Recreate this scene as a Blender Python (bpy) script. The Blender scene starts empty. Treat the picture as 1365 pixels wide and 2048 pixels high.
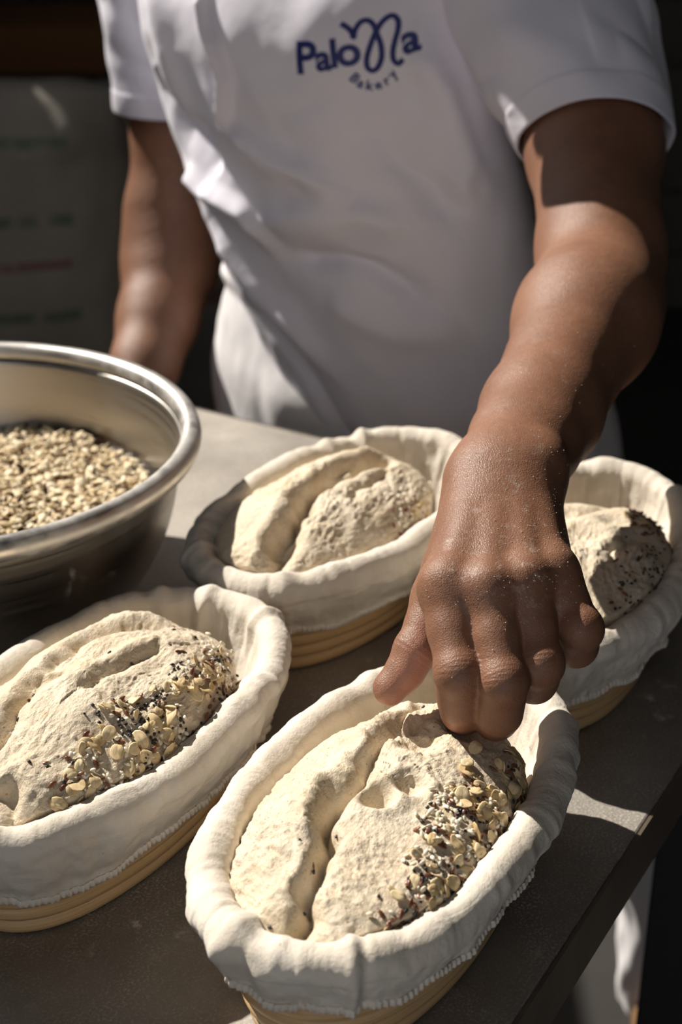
import bpy, bmesh, math, random
import numpy as np
from mathutils import Vector, Matrix
from mathutils.bvhtree import BVHTree

SC = bpy.context.scene
C = SC.collection
TZ = 0.9                      # height of the table top above the floor; local builders use z = 0 at the table top

# ------------------------------------------------------------------ camera
cam_d = bpy.data.cameras.new('camera')
cam = bpy.data.objects.new('camera', cam_d)
C.objects.link(cam)
cam.location = (0, 0, 0.558 + TZ)
cam.rotation_euler = (math.radians(90 - 26.624), 0, 0)
cam_d.sensor_fit = 'VERTICAL'
cam_d.sensor_height = 36
cam_d.sensor_width = 24
cam_d.lens = 3082.15 * 36 / 2048
cam_d.clip_start = 0.02
cam_d.dof.use_dof = True
cam_d.dof.focus_distance = 0.80
cam_d.dof.aperture_fstop = 7.5
SC.camera = cam

# ------------------------------------------------------------------ world, sun, exposure
world = bpy.data.worlds.new('world')
SC.world = world
world.use_nodes = True
wb = world.node_tree.nodes['Background']
wb.inputs[0].default_value = (0.95, 0.95, 0.98, 1)
wb.inputs[1].default_value = 0.86

SUN_EL, SUN_H = 43.0, (-0.785, 0.620)           # direction towards the sun
sun_d = bpy.data.lights.new('sun', 'SUN')
sun_d.energy = 6.6
sun_d.angle = math.radians(0.6)
sun_d.color = (1.0, 0.93, 0.83)
sun = bpy.data.objects.new('sun', sun_d)
C.objects.link(sun)
ce = math.cos(math.radians(SUN_EL))
sun.rotation_euler = Vector((SUN_H[0] * ce, SUN_H[1] * ce, math.sin(math.radians(SUN_EL)))).to_track_quat('Z', 'Y').to_euler()
sun.location = (-1.5, 2.5, 3.0)

vs = SC.view_settings
vs.view_transform = 'Standard'
vs.look = 'None'
vs.gamma = 1
vs.use_curve_mapping = False
vs.exposure = 0.06
SC.cycles.caustics_reflective = False

# ------------------------------------------------------------------ helpers
def link(o, parent=None):
    C.objects.link(o)
    if parent is not None:
        o.parent = parent
    return o

def tag(o, label=None, cat=None, group=None, kind=None):
    if label: o['label'] = label
    if cat: o['category'] = cat
    if group: o['group'] = group
    if kind: o['kind'] = kind
    return o

def empty(name, loc, rz=0.0):
    o = bpy.data.objects.new(name, None)
    o.empty_display_size = 0.05
    o.location = loc
    o.rotation_euler = (0, 0, rz)
    return link(o)

def mesh(name, verts, faces, mat=None, smooth=True):
    me = bpy.data.meshes.new(name)
    verts = np.asarray(verts, np.float32)
    if isinstance(faces, np.ndarray):
        k = faces.shape[1]
        me.vertices.add(len(verts)); me.vertices.foreach_set('co', verts.ravel())
        me.loops.add(faces.size); me.loops.foreach_set('vertex_index', faces.astype(np.int32).ravel())
        me.polygons.add(len(faces))
        me.polygons.foreach_set('loop_start', np.arange(0, faces.size, k, dtype=np.int32))
        me.update(calc_edges=True)
        me.validate()
    else:
        me.from_pydata(verts.tolist(), [], faces)
    if smooth:
        me.polygons.foreach_set('use_smooth', np.ones(len(me.polygons), bool))
    if mat is not None:
        me.materials.append(mat)
    me.update()
    return me

def obj(name, me, parent=None, loc=None):
    o = bpy.data.objects.new(name, me)
    if loc is not None: o.location = loc
    return link(o, parent)

def grid_faces(nr, nc, closed=True, flip=False):
    i = np.arange(nr - 1)[:, None]
    j = np.arange(nc if closed else nc - 1)[None, :]
    a = i * nc + j
    b = i * nc + (j + 1) % nc
    q = np.stack([a, b, b + nc, a + nc], -1).reshape(-1, 4)
    return q[:, ::-1].copy() if flip else q

def box_bm(bm, x0, x1, y0, y1, z0, z1, bev=0.0):
    r = bmesh.ops.create_cube(bm, size=1.0)
    for w in r['verts']:
        w.co = Vector(((x0 + x1) / 2 + w.co.x * (x1 - x0), (y0 + y1) / 2 + w.co.y * (y1 - y0), (z0 + z1) / 2 + w.co.z * (z1 - z0)))
    if bev > 0:
        es = list({e for w in r['verts'] for e in w.link_edges})
        bmesh.ops.bevel(bm, geom=es, offset=bev, segments=2, affect='EDGES', profile=0.5)

def box_obj(name, dims, mat, parent=None, bev=0.0, loc=None):
    bm = bmesh.new()
    box_bm(bm, *dims, bev=bev)
    me = bpy.data.meshes.new(name)
    bm.to_mesh(me); bm.free()
    me.materials.append(mat)
    return obj(name, me, parent, loc)

# numpy value noise -------------------------------------------------
def _hash(i, j, k, seed):
    h = (i.astype(np.int64) * 374761393 + j.astype(np.int64) * 668265263 + k.astype(np.int64) * 2147483647 + seed * 974634541) & 0xFFFFFFFF
    h = ((h ^ (h >> 13)) * 1274126177) & 0xFFFFFFFF
    h = (h ^ (h >> 16)) & 0xFFFFFFFF
    h = (h * 2246822519) & 0xFFFFFFFF
    return ((h ^ (h >> 15)) & 0xFFFF).astype(np.float64) / 32767.5 - 1.0

def noise(P, seed=0):
    P = np.asarray(P, float)
    I = np.floor(P).astype(np.int64)
    f = P - I
    u = f * f * f * (f * (f * 6 - 15) + 10)
    r = 0
    for dx in (0, 1):
        for dy in (0, 1):
            for dz in (0, 1):
                w = (u[..., 0] if dx else 1 - u[..., 0]) * (u[..., 1] if dy else 1 - u[..., 1]) * (u[..., 2] if dz else 1 - u[..., 2])
                r = r + w * _hash(I[..., 0] + dx, I[..., 1] + dy, I[..., 2] + dz, seed)
    return r

def fbm(P, octaves=4, seed=0, gain=0.5):
    r, a = 0, 1.0
    P = np.asarray(P, float)
    for o in range(octaves):
        r = r + a * noise(P * 2 ** o + 17.3 * o, seed + o)
        a *= gain
    return r

def poly_dist(X, Y, pts):
    """distance to a polyline, parameter along it (0..1) and signed side"""
    best = np.full(X.shape, 1e9); par = np.zeros(X.shape); side = np.zeros(X.shape)
    n = len(pts) - 1
    for k in range(n):
        ax, ay = pts[k]; bx, by = pts[k + 1]
        dx, dy = bx - ax, by - ay
        t = np.clip(((X - ax) * dx + (Y - ay) * dy) / (dx * dx + dy * dy + 1e-12), 0, 1)
        ex, ey = X - ax - t * dx, Y - ay - t * dy
        d = np.hypot(ex, ey)
        m = d < best
        best = np.where(m, d, best); par = np.where(m, (k + t) / n, par)
        side = np.where(m, np.sign(dx * ey - dy * ex), side)
    return best, par, side

# materials -----------------------------------------------------------
def mat(name, col, rough=0.6, metal=0.0, spec=0.5):
    m = bpy.data.materials.new(name)
    m.use_nodes = True
    b = m.node_tree.nodes['Principled BSDF']
    b.inputs['Base Color'].default_value = (*col, 1)
    b.inputs['Roughness'].default_value = rough
    b.inputs['Metallic'].default_value = metal
    b.inputs['Specular IOR Level'].default_value = spec
    return m, m.node_tree, b

def nd(nt, typ, **kw):
    n = nt.nodes.new(typ)
    for k, w in kw.items():
        if k.startswith('_'):
            setattr(n, k[1:], w)
        else:
            n.inputs[k.replace('__', ' ')].default_value = w
    return n

def coord(nt, scale=(1, 1, 1), kind='Object'):
    tc = nt.nodes.new('ShaderNodeTexCoord')
    mp = nt.nodes.new('ShaderNodeMapping')
    mp.inputs['Scale'].default_value = scale
    nt.links.new(tc.outputs[kind], mp.inputs['Vector'])
    return mp.outputs['Vector']

def nz(nt, scale, detail=4, rough=0.55, vec=None, lac=2.0, dist=0.0):
    n = nd(nt, 'ShaderNodeTexNoise', Scale=scale, Detail=detail, Roughness=rough, Lacunarity=lac, Distortion=dist)
    if vec is not None: nt.links.new(vec, n.inputs['Vector'])
    return n.outputs['Fac']

def ramp(nt, fac, stops, interp='LINEAR'):
    r = nt.nodes.new('ShaderNodeValToRGB')
    r.color_ramp.interpolation = interp
    els = r.color_ramp.elements
    while len(els) < len(stops): els.new(0.5)
    for e, (p, c) in zip(els, stops):
        e.position = p
        e.color = (*c, 1) if len(c) == 3 else c
    nt.links.new(fac, r.inputs['Fac'])
    return r.outputs['Color']

def mix(nt, fac, a, b, blend='MIX'):
    m = nt.nodes.new('ShaderNodeMix')
    m.data_type = 'RGBA'; m.blend_type = blend
    for s, w in ((m.inputs[0], fac), (m.inputs[6], a), (m.inputs[7], b)):
        if isinstance(w, (int, float)): s.default_value = w
        elif isinstance(w, tuple): s.default_value = (*w, 1) if len(w) == 3 else w
        else: nt.links.new(w, s)
    return m.outputs[2]

def math_n(nt, op, a, b=0.0):
    m = nt.nodes.new('ShaderNodeMath'); m.operation = op
    for s, w in zip(m.inputs, (a, b)):
        if isinstance(w, (int, float)): s.default_value = w
        else: nt.links.new(w, s)
    return m.outputs[0]

def bump(nt, b, h, strength=0.3, dist=0.001, prev=None):
    n = nd(nt, 'ShaderNodeBump', Strength=strength, Distance=dist)
    nt.links.new(h, n.inputs['Height'])
    if prev is not None: nt.links.new(prev, n.inputs['Normal'])
    nt.links.new(n.outputs['Normal'], b.inputs['Normal'])
    return n.outputs['Normal']

G = lambda t: (t, t, t)

# cotton liner
M_liner, nt, b = mat('cotton_liner', (0.80, 0.74, 0.65), 0.9, spec=0.15)
v = coord(nt)
c1 = ramp(nt, nz(nt, 26, 5, 0.6, v), [(0.3, (0.66, 0.585, 0.485)), (0.62, (0.745, 0.69, 0.605))])
c1 = mix(nt, ramp(nt, nz(nt, 330, 2, 0.5, v), [(0.73, G(0)), (0.77, G(1))]), c1, (0.55, 0.45, 0.33))
nt.links.new(c1, b.inputs['Base Color'])
w1 = nd(nt, 'ShaderNodeTexWave', Scale=900.0, Distortion=1.5, Detail=1.0); w1.bands_direction = 'DIAGONAL'; nt.links.new(v, w1.inputs['Vector'])
p = bump(nt, b, w1.outputs['Fac'], 0.2, 0.0002)
p = bump(nt, b, nz(nt, 700, 3, 0.6, v), 0.45, 0.0006, p)
p = bump(nt, b, nz(nt, 60, 4, 0.6, v), 0.5, 0.002, p)
bump(nt, b, nz(nt, 24, 5, 0.55, v, dist=1.2), 0.5, 0.004, p)
b.inputs['Subsurface Weight'].default_value = 0.05
b.inputs['Subsurface Radius'].default_value = (0.004, 0.003, 0.002)
b.inputs['Sheen Weight'].default_value = 0.15

# rattan
M_rattan, nt, b = mat('rattan_cane', (0.62, 0.40, 0.19), 0.5, spec=0.35)
v = coord(nt, (9, 9, 620))
c1 = ramp(nt, nz(nt, 1.0, 6, 0.65, v), [(0.25, (0.44, 0.255, 0.105)), (0.5, (0.66, 0.44, 0.22)), (0.75, (0.75, 0.54, 0.30))])
v2 = coord(nt, (55, 55, 240))
c1 = mix(nt, ramp(nt, nz(nt, 1.0, 2, 0.5, v2), [(0.70, G(0)), (0.75, G(1))]), c1, (0.13, 0.065, 0.03))
nt.links.new(c1, b.inputs['Base Color'])
bump(nt, b, nz(nt, 1.0, 4, 0.6, v), 0.35, 0.0008)

# dough
def dough_mat(name, tint):
    M, nt, b = mat(name, tint, 0.55, spec=0.45)
    v = coord(nt)
    base = ramp(nt, nz(nt, 38, 6, 0.65, v), [(0.28, tuple(t * k for t, k in zip(tint, (0.86, 0.80, 0.70)))), (0.6, tint), (0.8, tuple(min(1, t * k) for t, k in zip(tint, (1.05, 1.07, 1.1))))])
    base = mix(nt, ramp(nt, nz(nt, 420, 3, 0.6, v), [(0.57, G(0)), (0.70, G(0.6))]), base, (0.54, 0.38, 0.21))
    vo = nd(nt, 'ShaderNodeTexVoronoi', Scale=260.0, Randomness=1.0); nt.links.new(v, vo.inputs['Vector'])
    sp = ramp(nt, vo.outputs['Distance'], [(0.10, G(1)), (0.17, G(0))])
    gate = ramp(nt, vo.outputs['Color'], [(0.60, G(0)), (0.64, G(0.9))])
    base = mix(nt, math_n(nt, 'MULTIPLY', sp, gate), base, (0.42, 0.25, 0.12))
    nt.links.new(base, b.inputs['Base Color'])
    nt.links.new(ramp(nt, nz(nt, 55, 5, 0.6, v), [(0.35, G(0.36)), (0.65, G(0.75))]), b.inputs['Roughness'])
    v3 = coord(nt, (1.0, 2.4, 1.6))
    p = bump(nt, b, nz(nt, 95, 7, 0.66, v3, dist=0.6), 0.5, 0.0020)
    p = bump(nt, b, nz(nt, 520, 4, 0.7, v), 0.85, 0.0012, p)
    vb = nd(nt, 'ShaderNodeTexVoronoi', Scale=150.0); nt.links.new(v, vb.inputs['Vector'])
    bump(nt, b, ramp(nt, vb.outputs['Distance'], [(0.1, G(0)), (0.3, G(1))]), 0.18, 0.0012, p)
    b.inputs['Subsurface Weight'].default_value = 0.22
    b.inputs['Subsurface Radius'].default_value = (0.006, 0.004, 0.002)
    return M
M_dough = dough_mat('wheat_dough', (0.76, 0.665, 0.52))

def seed_mat(name, a, c, scale, rough=0.5, streak=(1, 1, 1)):
    M, nt, b = mat(name, a, rough)
    oi = nt.nodes.new('ShaderNodeObjectInfo')
    v = coord(nt, streak)
    f = nz(nt, scale, 3, 0.6, v)
    f2 = math_n(nt, 'ADD', math_n(nt, 'MULTIPLY', f, 0.6), math_n(nt, 'MULTIPLY', oi.outputs['Random'], 0.4))
    nt.links.new(ramp(nt, f2, [(0.25, a), (0.75, c)]), b.inputs['Base Color'])
    bump(nt, b, f, 0.3, 0.0006)
    return M
M_oat = seed_mat('rolled_oat', (0.52, 0.36, 0.16), (0.82, 0.68, 0.43), 420, 0.65, (0.5, 2, 1))
def island(M):
    nt = M.node_tree
    g = nt.nodes.new('ShaderNodeNewGeometry')
    oi = next(n for n in nt.nodes if n.type == 'OBJECT_INFO')
    for l in list(oi.outputs['Random'].links): nt.links.new(g.outputs['Random Per Island'], l.to_socket)
    return M
M_oatmix = island(seed_mat('loose_oats', (0.50, 0.34, 0.15), (0.93, 0.82, 0.60), 420, 0.65))
M_ses = seed_mat('white_sesame', (0.80, 0.70, 0.50), (0.93, 0.88, 0.76), 300, 0.4)
M_blk = seed_mat('black_sesame', (0.012, 0.011, 0.012), (0.05, 0.045, 0.04), 500, 0.38)
M_flx = seed_mat('brown_flax', (0.13, 0.045, 0.025), (0.30, 0.13, 0.07), 300, 0.3)

# steel
M_steel, nt, b = mat('stainless_steel', (0.62, 0.59, 0.55), 0.28, metal=1.0)
v = coord(nt, (1, 1, 60))
nt.links.new(ramp(nt, nz(nt, 6, 5, 0.6, v), [(0.3, G(0.26)), (0.7, G(0.42))]), b.inputs['Roughness'])
v = coord(nt)
fl = ramp(nt, nz(nt, 60, 7, 0.7, v), [(0.60, G(0)), (0.72, G(1))])
gate = ramp(nt, nz(nt, 8, 2, 0.5, v), [(0.45, G(0.0)), (0.62, G(0.55))])
fm = math_n(nt, 'MULTIPLY', fl, gate)
nt.links.new(mix(nt, fm, (0.62, 0.585, 0.54), (0.75, 0.72, 0.66)), b.inputs['Base Color'])
nt.links.new(math_n(nt, 'SUBTRACT', 1.0, fm), b.inputs['Metallic'])

M_rim, nt, b = mat('dusty_steel_rim', (0.66, 0.64, 0.61), 0.38, metal=1.0)
v = coord(nt)
fm = ramp(nt, nz(nt, 45, 7, 0.7, v), [(0.40, G(0)), (0.66, G(0.8))])
nt.links.new(mix(nt, fm, (0.64, 0.62, 0.59), (0.62, 0.60, 0.57)), b.inputs['Base Color'])
nt.links.new(math_n(nt, 'SUBTRACT', 1.0, fm), b.inputs['Metallic'])
nt.links.new(ramp(nt, nz(nt, 30, 5, 0.6, v), [(0.3, G(0.30)), (0.7, G(0.5))]), b.inputs['Roughness'])

# skin
M_skin, nt, b = mat('brown_skin', (0.36, 0.185, 0.115), 0.5, spec=0.45)
v = coord(nt)
c1 = ramp(nt, nz(nt, 22, 5, 0.6, v), [(0.3, (0.195, 0.088, 0.050)), (0.7, (0.28, 0.138, 0.082))])
c1 = mix(nt, ramp(nt, nz(nt, 300, 3, 0.6, v), [(0.35, G(0.35)), (0.6, G(0.0))]), c1, (0.18, 0.078, 0.044))
at_p = nt.nodes.new('ShaderNodeAttribute'); at_p.attribute_name = 'palm'
c1 = mix(nt, at_p.outputs['Fac'], c1, (0.55, 0.27, 0.19))
at_f = nt.nodes.new('ShaderNodeAttribute'); at_f.attribute_name = 'flour'
fn = ramp(nt, nz(nt, 1100, 3, 0.7, v), [(0.66, G(0)), (0.74, G(0.8))])
fn2 = ramp(nt, nz(nt, 120, 6, 0.75, v), [(0.56, G(0)), (0.80, G(0.6))])
fmask = math_n(nt, 'MULTIPLY', math_n(nt, 'MAXIMUM', fn, fn2), at_f.outputs['Fac'])
c1 = mix(nt, fmask, c1, (0.80, 0.74, 0.66))
nt.links.new(c1, b.inputs['Base Color'])
vo = nd(nt, 'ShaderNodeTexVoronoi', Scale=780.0); vo.feature = 'DISTANCE_TO_EDGE'; nt.links.new(v, vo.inputs['Vector'])
p = bump(nt, b, ramp(nt, vo.outputs['Distance'], [(0.0, G(0)), (0.22, G(1))]), 0.26, 0.0005)
at_w = nt.nodes.new('ShaderNodeAttribute'); at_w.attribute_name = 'wrinkle'
p = bump(nt, b, at_w.outputs['Fac'], 0.35, 0.0005, p)
bump(nt, b, nz(nt, 160, 4, 0.6, v), 0.25, 0.001, p)
b.inputs['Subsurface Weight'].default_value = 0.12
b.inputs['Subsurface Radius'].default_value = (0.010, 0.004, 0.002)

# white jersey
def cloth_mat(name, a, c, tw=420.0):
    M, nt, b = mat(name, a, 0.85, spec=0.2)
    v = coord(nt)
    nt.links.new(ramp(nt, nz(nt, 9, 4, 0.55, v), [(0.3, a), (0.7, c)]), b.inputs['Base Color'])
    p = bump(nt, b, nz(nt, tw, 2, 0.5, v), 0.2, 0.0006)
    bump(nt, b, nz(nt, 30, 4, 0.55, v), 0.22, 0.004, p)
    b.inputs['Subsurface Weight'].default_value = 0.08
    b.inputs['Subsurface Radius'].default_value = (0.006, 0.006, 0.007)
    b.inputs['Sheen Weight'].default_value = 0.1
    return M
M_shirt = cloth_mat('white_jersey', (0.755, 0.735, 0.83), (0.815, 0.80, 0.885))
M_trouser = cloth_mat('white_twill', (0.78, 0.76, 0.78), (0.84, 0.82, 0.83))
M_navy, nt, b = mat('navy_thread', (0.012, 0.022, 0.155), 0.55)
v = coord(nt, (900, 300, 300)); bump(nt, b, nz(nt, 1, 2, 0.5, v), 0.5, 0.0006)
M_shoe, nt, b = mat('tan_leather', (0.26, 0.15, 0.07), 0.5)
bump(nt, b, nz(nt, 150, 3, 0.6, coord(nt)), 0.3, 0.001)

# table
M_table, nt, b = mat('floured_steel_top', (0.42, 0.39, 0.35), 0.58, metal=1.0)
v = coord(nt)
c1 = ramp(nt, nz(nt, 7, 6, 0.6, v), [(0.3, (0.30, 0.27, 0.24)), (0.7, (0.47, 0.44, 0.40))])
dust = ramp(nt, nz(nt, 620, 4, 0.7, v), [(0.50, G(0)), (0.62, G(0.85))])
dz = ramp(nt, nz(nt, 13, 7, 0.68, v, dist=0.5), [(0.40, G(0.18)), (0.64, G(1.0))])
blot = ramp(nt, nz(nt, 55, 7, 0.72, v), [(0.57, G(0)), (0.68, G(0.85))])
blg = ramp(nt, nz(nt, 9, 3, 0.5, v), [(0.47, G(0)), (0.60, G(1))])
fm = math_n(nt, 'MAXIMUM', math_n(nt, 'MULTIPLY', dust, dz), math_n(nt, 'MULTIPLY', blot, blg))
nt.links.new(mix(nt, fm, c1, (0.60, 0.55, 0.48)), b.inputs['Base Color'])
nt.links.new(math_n(nt, 'SUBTRACT', 1.0, fm), b.inputs['Metallic'])
nt.links.new(ramp(nt, nz(nt, 18, 6, 0.65, v), [(0.3, G(0.58)), (0.7, G(0.74))]), b.inputs['Roughness'])
bump(nt, b, nz(nt, 500, 4, 0.6, v), 0.25, 0.0008)
M_edge, nt, b = mat('brown_steel_edge', (0.105, 0.082, 0.060), 0.42, metal=0.0)
nt.links.new(ramp(nt, nz(nt, 30, 5, 0.6, coord(nt, (1, 1, 0.2))), [(0.3, (0.075, 0.058, 0.042)), (0.7, (0.125, 0.10, 0.075))]), b.inputs['Base Color'])
M_leg, nt, b = mat('black_painted_steel', (0.018, 0.017, 0.017), 0.5)
bump(nt, b, nz(nt, 300, 3, 0.6, coord(nt)), 0.2, 0.0008)

# room
M_wall, nt, b = mat('dark_painted_wall', (0.05, 0.047, 0.042), 0.85)
nt.links.new(ramp(nt, nz(nt, 3, 5, 0.6, coord(nt)), [(0.3, (0.062, 0.058, 0.048)), (0.7, (0.10, 0.093, 0.08))]), b.inputs['Base Color'])
M_floor, nt, b = mat('dark_concrete_floor', (0.07, 0.062, 0.055), 0.7)
nt.links.new(ramp(nt, nz(nt, 5, 6, 0.6, coord(nt)), [(0.3, (0.020, 0.018, 0.016)), (0.7, (0.040, 0.035, 0.031))]), b.inputs['Base Color'])
M_ceil, nt, b = mat('grey_ceiling', (0.25, 0.24, 0.23), 0.9)
bump(nt, b, nz(nt, 40, 3, 0.6, coord(nt)), 0.2, 0.002)

def sack_mat(name, a, c, ink1, ink2, rows):
    M, nt, b = mat(name, a, 0.8)
    v = coord(nt)
    col = ramp(nt, nz(nt, 5, 5, 0.6, v), [(0.3, a), (0.7, c)])
    sx = nt.nodes.new('ShaderNodeSeparateXYZ'); nt.links.new(v, sx.inputs[0])
    br = ramp(nt, nz(nt, 1.0, 3, 0.6, coord(nt, (26, 0.1, 9))), [(0.40, G(0)), (0.50, G(1))])
    for z, h, ink in rows:
        d = math_n(nt, 'ABSOLUTE', math_n(nt, 'SUBTRACT', sx.outputs[2], z))
        row = math_n(nt, 'LESS_THAN', d, h)
        wd = math_n(nt, 'LESS_THAN', math_n(nt, 'ABSOLUTE', sx.outputs[0]), 0.15)
        col = mix(nt, math_n(nt, 'MULTIPLY', math_n(nt, 'MULTIPLY', row, br), wd), col, ink1 if ink == 1 else ink2)
    nt.links.new(col, b.inputs['Base Color'])
    bump(nt, b, nz(nt, 60, 4, 0.6, v), 0.3, 0.003)
    return M
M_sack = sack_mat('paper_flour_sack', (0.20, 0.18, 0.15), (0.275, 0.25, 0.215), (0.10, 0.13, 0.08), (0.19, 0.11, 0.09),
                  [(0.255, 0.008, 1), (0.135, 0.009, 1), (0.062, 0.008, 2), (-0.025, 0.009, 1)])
M_sack2 = sack_mat('grey_woven_sack', (0.10, 0.094, 0.08), (0.14, 0.13, 0.115), (0.05, 0.06, 0.05), (0.10, 0.05, 0.04), [(0.05, 0.02, 2)])
M_card, nt, b = mat('orange_cardboard', (0.15, 0.06, 0.016), 0.8)
bump(nt, b, nz(nt, 200, 3, 0.6, coord(nt)), 0.2, 0.001)
M_wood, nt, b = mat('dark_shelf_wood', (0.022, 0.018, 0.015), 0.7)
bump(nt, b, nz(nt, 8, 4, 0.6, coord(nt, (1, 20, 20))), 0.2, 0.002)

# ------------------------------------------------------------------ room shell
RX0, RX1, RY0, RY1, RZ1 = -1.05, 1.5, -1.3, 4.2, 3.5
tag(box_obj('floor', (RX0 - .1, RX1 + .1, RY0, RY1 + .1, -0.1, 0), M_floor), kind='structure')
tag(box_obj('ceiling', (RX0 - .1, RX1 + .1, RY0, RY1 + .1, RZ1, RZ1 + .1), M_ceil), kind='structure')
wall_back = tag(box_obj('wall_back', (RX0 - .1, RX1 + .1, RY1, RY1 + .1, 0, RZ1), M_wall), kind='structure')
bme = bpy.data.meshes.new('board')
bm = bmesh.new(); box_bm(bm, RX0, RX1, -0.022, 0.0, 0.006, 0.164, bev=0.006); bm.to_mesh(bme); bm.free(); bme.materials.append(M_wall)
for k in range(20):
    obj('board', bme, wall_back, (0, RY1, k * 0.17 + 0.005))
tag(box_obj('wall_right_unseen', (RX1, RX1 + .1, RY0, RY1, 0, RZ1), M_wall), kind='structure')  # unseen wall, added to keep side fill light off the arm
tag(box_obj('wall_front_unseen', (0.45, RX1 + .1, RY0 - .1, RY0, 0, RZ1), M_wall), kind='structure')  # unseen partial wall behind the camera, added to cut fill from the right
# unseen left wall; opening sized to sun the table and baker, not the sacks
WY0, WY1, WZ0, WZ1 = 1.29, 3.05, 1.62, 3.15
bm = bmesh.new()
box_bm(bm, RX0 - .1, RX0, RY0, RY1, 0, WZ0)
box_bm(bm, RX0 - .1, RX0, RY0, RY1, WZ1, RZ1)
box_bm(bm, RX0 - .1, RX0, RY0, WY0, WZ0, WZ1)
box_bm(bm, RX0 - .1, RX0, WY1, RY1, WZ0, WZ1)
me = bpy.data.meshes.new('wall_left_unseen'); bm.to_mesh(me); bm.free(); me.materials.append(M_wall)
tag(obj('wall_left_unseen', me), kind='structure')
bm = bmesh.new()
for (a0, a1, z0, z1) in ((WY0, WY1, WZ0, WZ0 + .03), (WY0, WY1, WZ1 - .03, WZ1), (WY0, WY0 + .03, WZ0, WZ1), (WY1 - .03, WY1, WZ0, WZ1)):
    box_bm(bm, RX0 - .07, RX0 - .03, a0, a1, z0, z1)
me = bpy.data.meshes.new('window_unseen_1'); bm.to_mesh(me); bm.free(); me.materials.append(M_wood)
tag(obj('window_unseen_1', me), kind='structure')  # added frame around the unseen sun opening

# ------------------------------------------------------------------ table
ta = math.radians(59.57)
table = empty('work_table', (0.3666, 1.037, TZ), ta)          # local x: along the right edge away from camera, local y: to the left
tag(table, 'long work table with floured dark slab top and brown metal edge', 'table')
TL, TW = 0.98, 0.95
box_obj('tabletop', (-TL, -0.002, 0.002, TW, -0.034, 0.0), M_table, table, bev=0.0015)
bm = bmesh.new()
box_bm(bm, -TL, 0.0, -0.0005, 0.0015, -0.040, -0.0005)
box_bm(bm, -0.0015, 0.0005, 0.0, TW, -0.040, -0.0005)
box_bm(bm, -TL - .002, -TL, 0.0, TW, -0.040, -0.0005)
box_bm(bm, -TL, 0, TW, TW + .002, -0.040, -0.0005)
me = bpy.data.meshes.new('edge_band'); bm.to_mesh(me); bm.free(); me.materials.append(M_edge)
obj('edge_band', me, table)
for lx in (-0.105, -TL + .05):
    for ly in (0.012, TW - .072):
        box_obj('leg', (lx, lx + .06, ly, ly + .06, -TZ + .0005, -0.034), M_leg, table, bev=0.003)
box_obj('underframe', (-TL + .10, -0.28, 0.30, TW - .05, -0.075, -0.0345), M_leg, table, bev=0.002)

# ------------------------------------------------------------------ proofing baskets
BA, BB, BN, BH, BT = 0.14, 0.0815, 2.24, 0.083, 0.0235
def oval(T, o, n=BN, a=BA, b=BB):
    c, s = np.cos(T), np.sin(T)
    return np.sign(c) * np.abs(c) ** (2 / n) * (a - o), np.sign(s) * np.abs(s) ** (2 / n) * (b - o)

def even_T(N):
    T = np.linspace(0, 2 * np.pi, 8000)
    x, y = oval(T, 0)
    L = np.concatenate([[0], np.cumsum(np.hypot(np.diff(x), np.diff(y)))])
    return np.interp(np.linspace(0, L[-1], N, endpoint=False), L, T), L[-1]

def oval_normal(T):
    e = 1e-3
    x0, y0 = oval(T - e, 0); x1, y1 = oval(T + e, 0)
    tx, ty = x1 - x0, y1 - y0
    l = np.hypot(tx, ty) + 1e-12
    return ty / l, -tx / l

def coil_mesh(k):
    z = 0.0058 + 0.0104 * k
    o = BT * (1 - z / BH) + 0.0095
    T, _ = even_T(128)
    x, y = oval(T, o); nx, ny = oval_normal(T)
    ph = np.linspace(0, 2 * np.pi, 12, endpoint=False)
    wob = 1 + 0.05 * np.sin(7 * T + k)
    V = np.stack([x[:, None] + nx[:, None] * 0.0052 * np.cos(ph) * wob[:, None], y[:, None] + ny[:, None] * 0.0052 * np.cos(ph) * wob[:, None],
                  z + 0.0056 * np.sin(ph)[None, :] + 0 * x[:, None]], -1)
    V = np.concatenate([V, V[:1]])
    return mesh('rattan_coil', V.reshape(-1, 3), grid_faces(129, 12), M_rattan)
COILS = [coil_mesh(k) for k in range(7)]

def base_mesh():
    T, _ = even_T(96)
    x, y = oval(T, BT + 0.008)
    V = np.concatenate([np.stack([x, y, 0 * x + 0.003], 1), np.stack([x, y, 0 * x + 0.008], 1)])
    F = [tuple(range(96, 192)), tuple(range(95, -1, -1))] + [(i, (i + 1) % 96, 96 + (i + 1) % 96, 96 + i) for i in range(96)]
    return mesh('base', V, F, M_rattan, smooth=False)
BASE = base_mesh()

def smooth_interp(x, xp, fp):
    """monotone-ish cosine-free catmull interpolation"""
    xp = np.asarray(xp, float); fp = np.asarray(fp, float)
    m = np.gradient(fp, xp)
    k = np.clip(np.searchsorted(xp, x) - 1, 0, len(xp) - 2)
    h = xp[k + 1] - xp[k]; t = np.clip((x - xp[k]) / h, 0, 1)
    return ((2 * t**3 - 3 * t**2 + 1) * fp[k] + (t**3 - 2 * t**2 + t) * h * m[k] + (-2 * t**3 + 3 * t**2) * fp[k + 1] + (t**3 - t**2) * h * m[k + 1])

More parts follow.
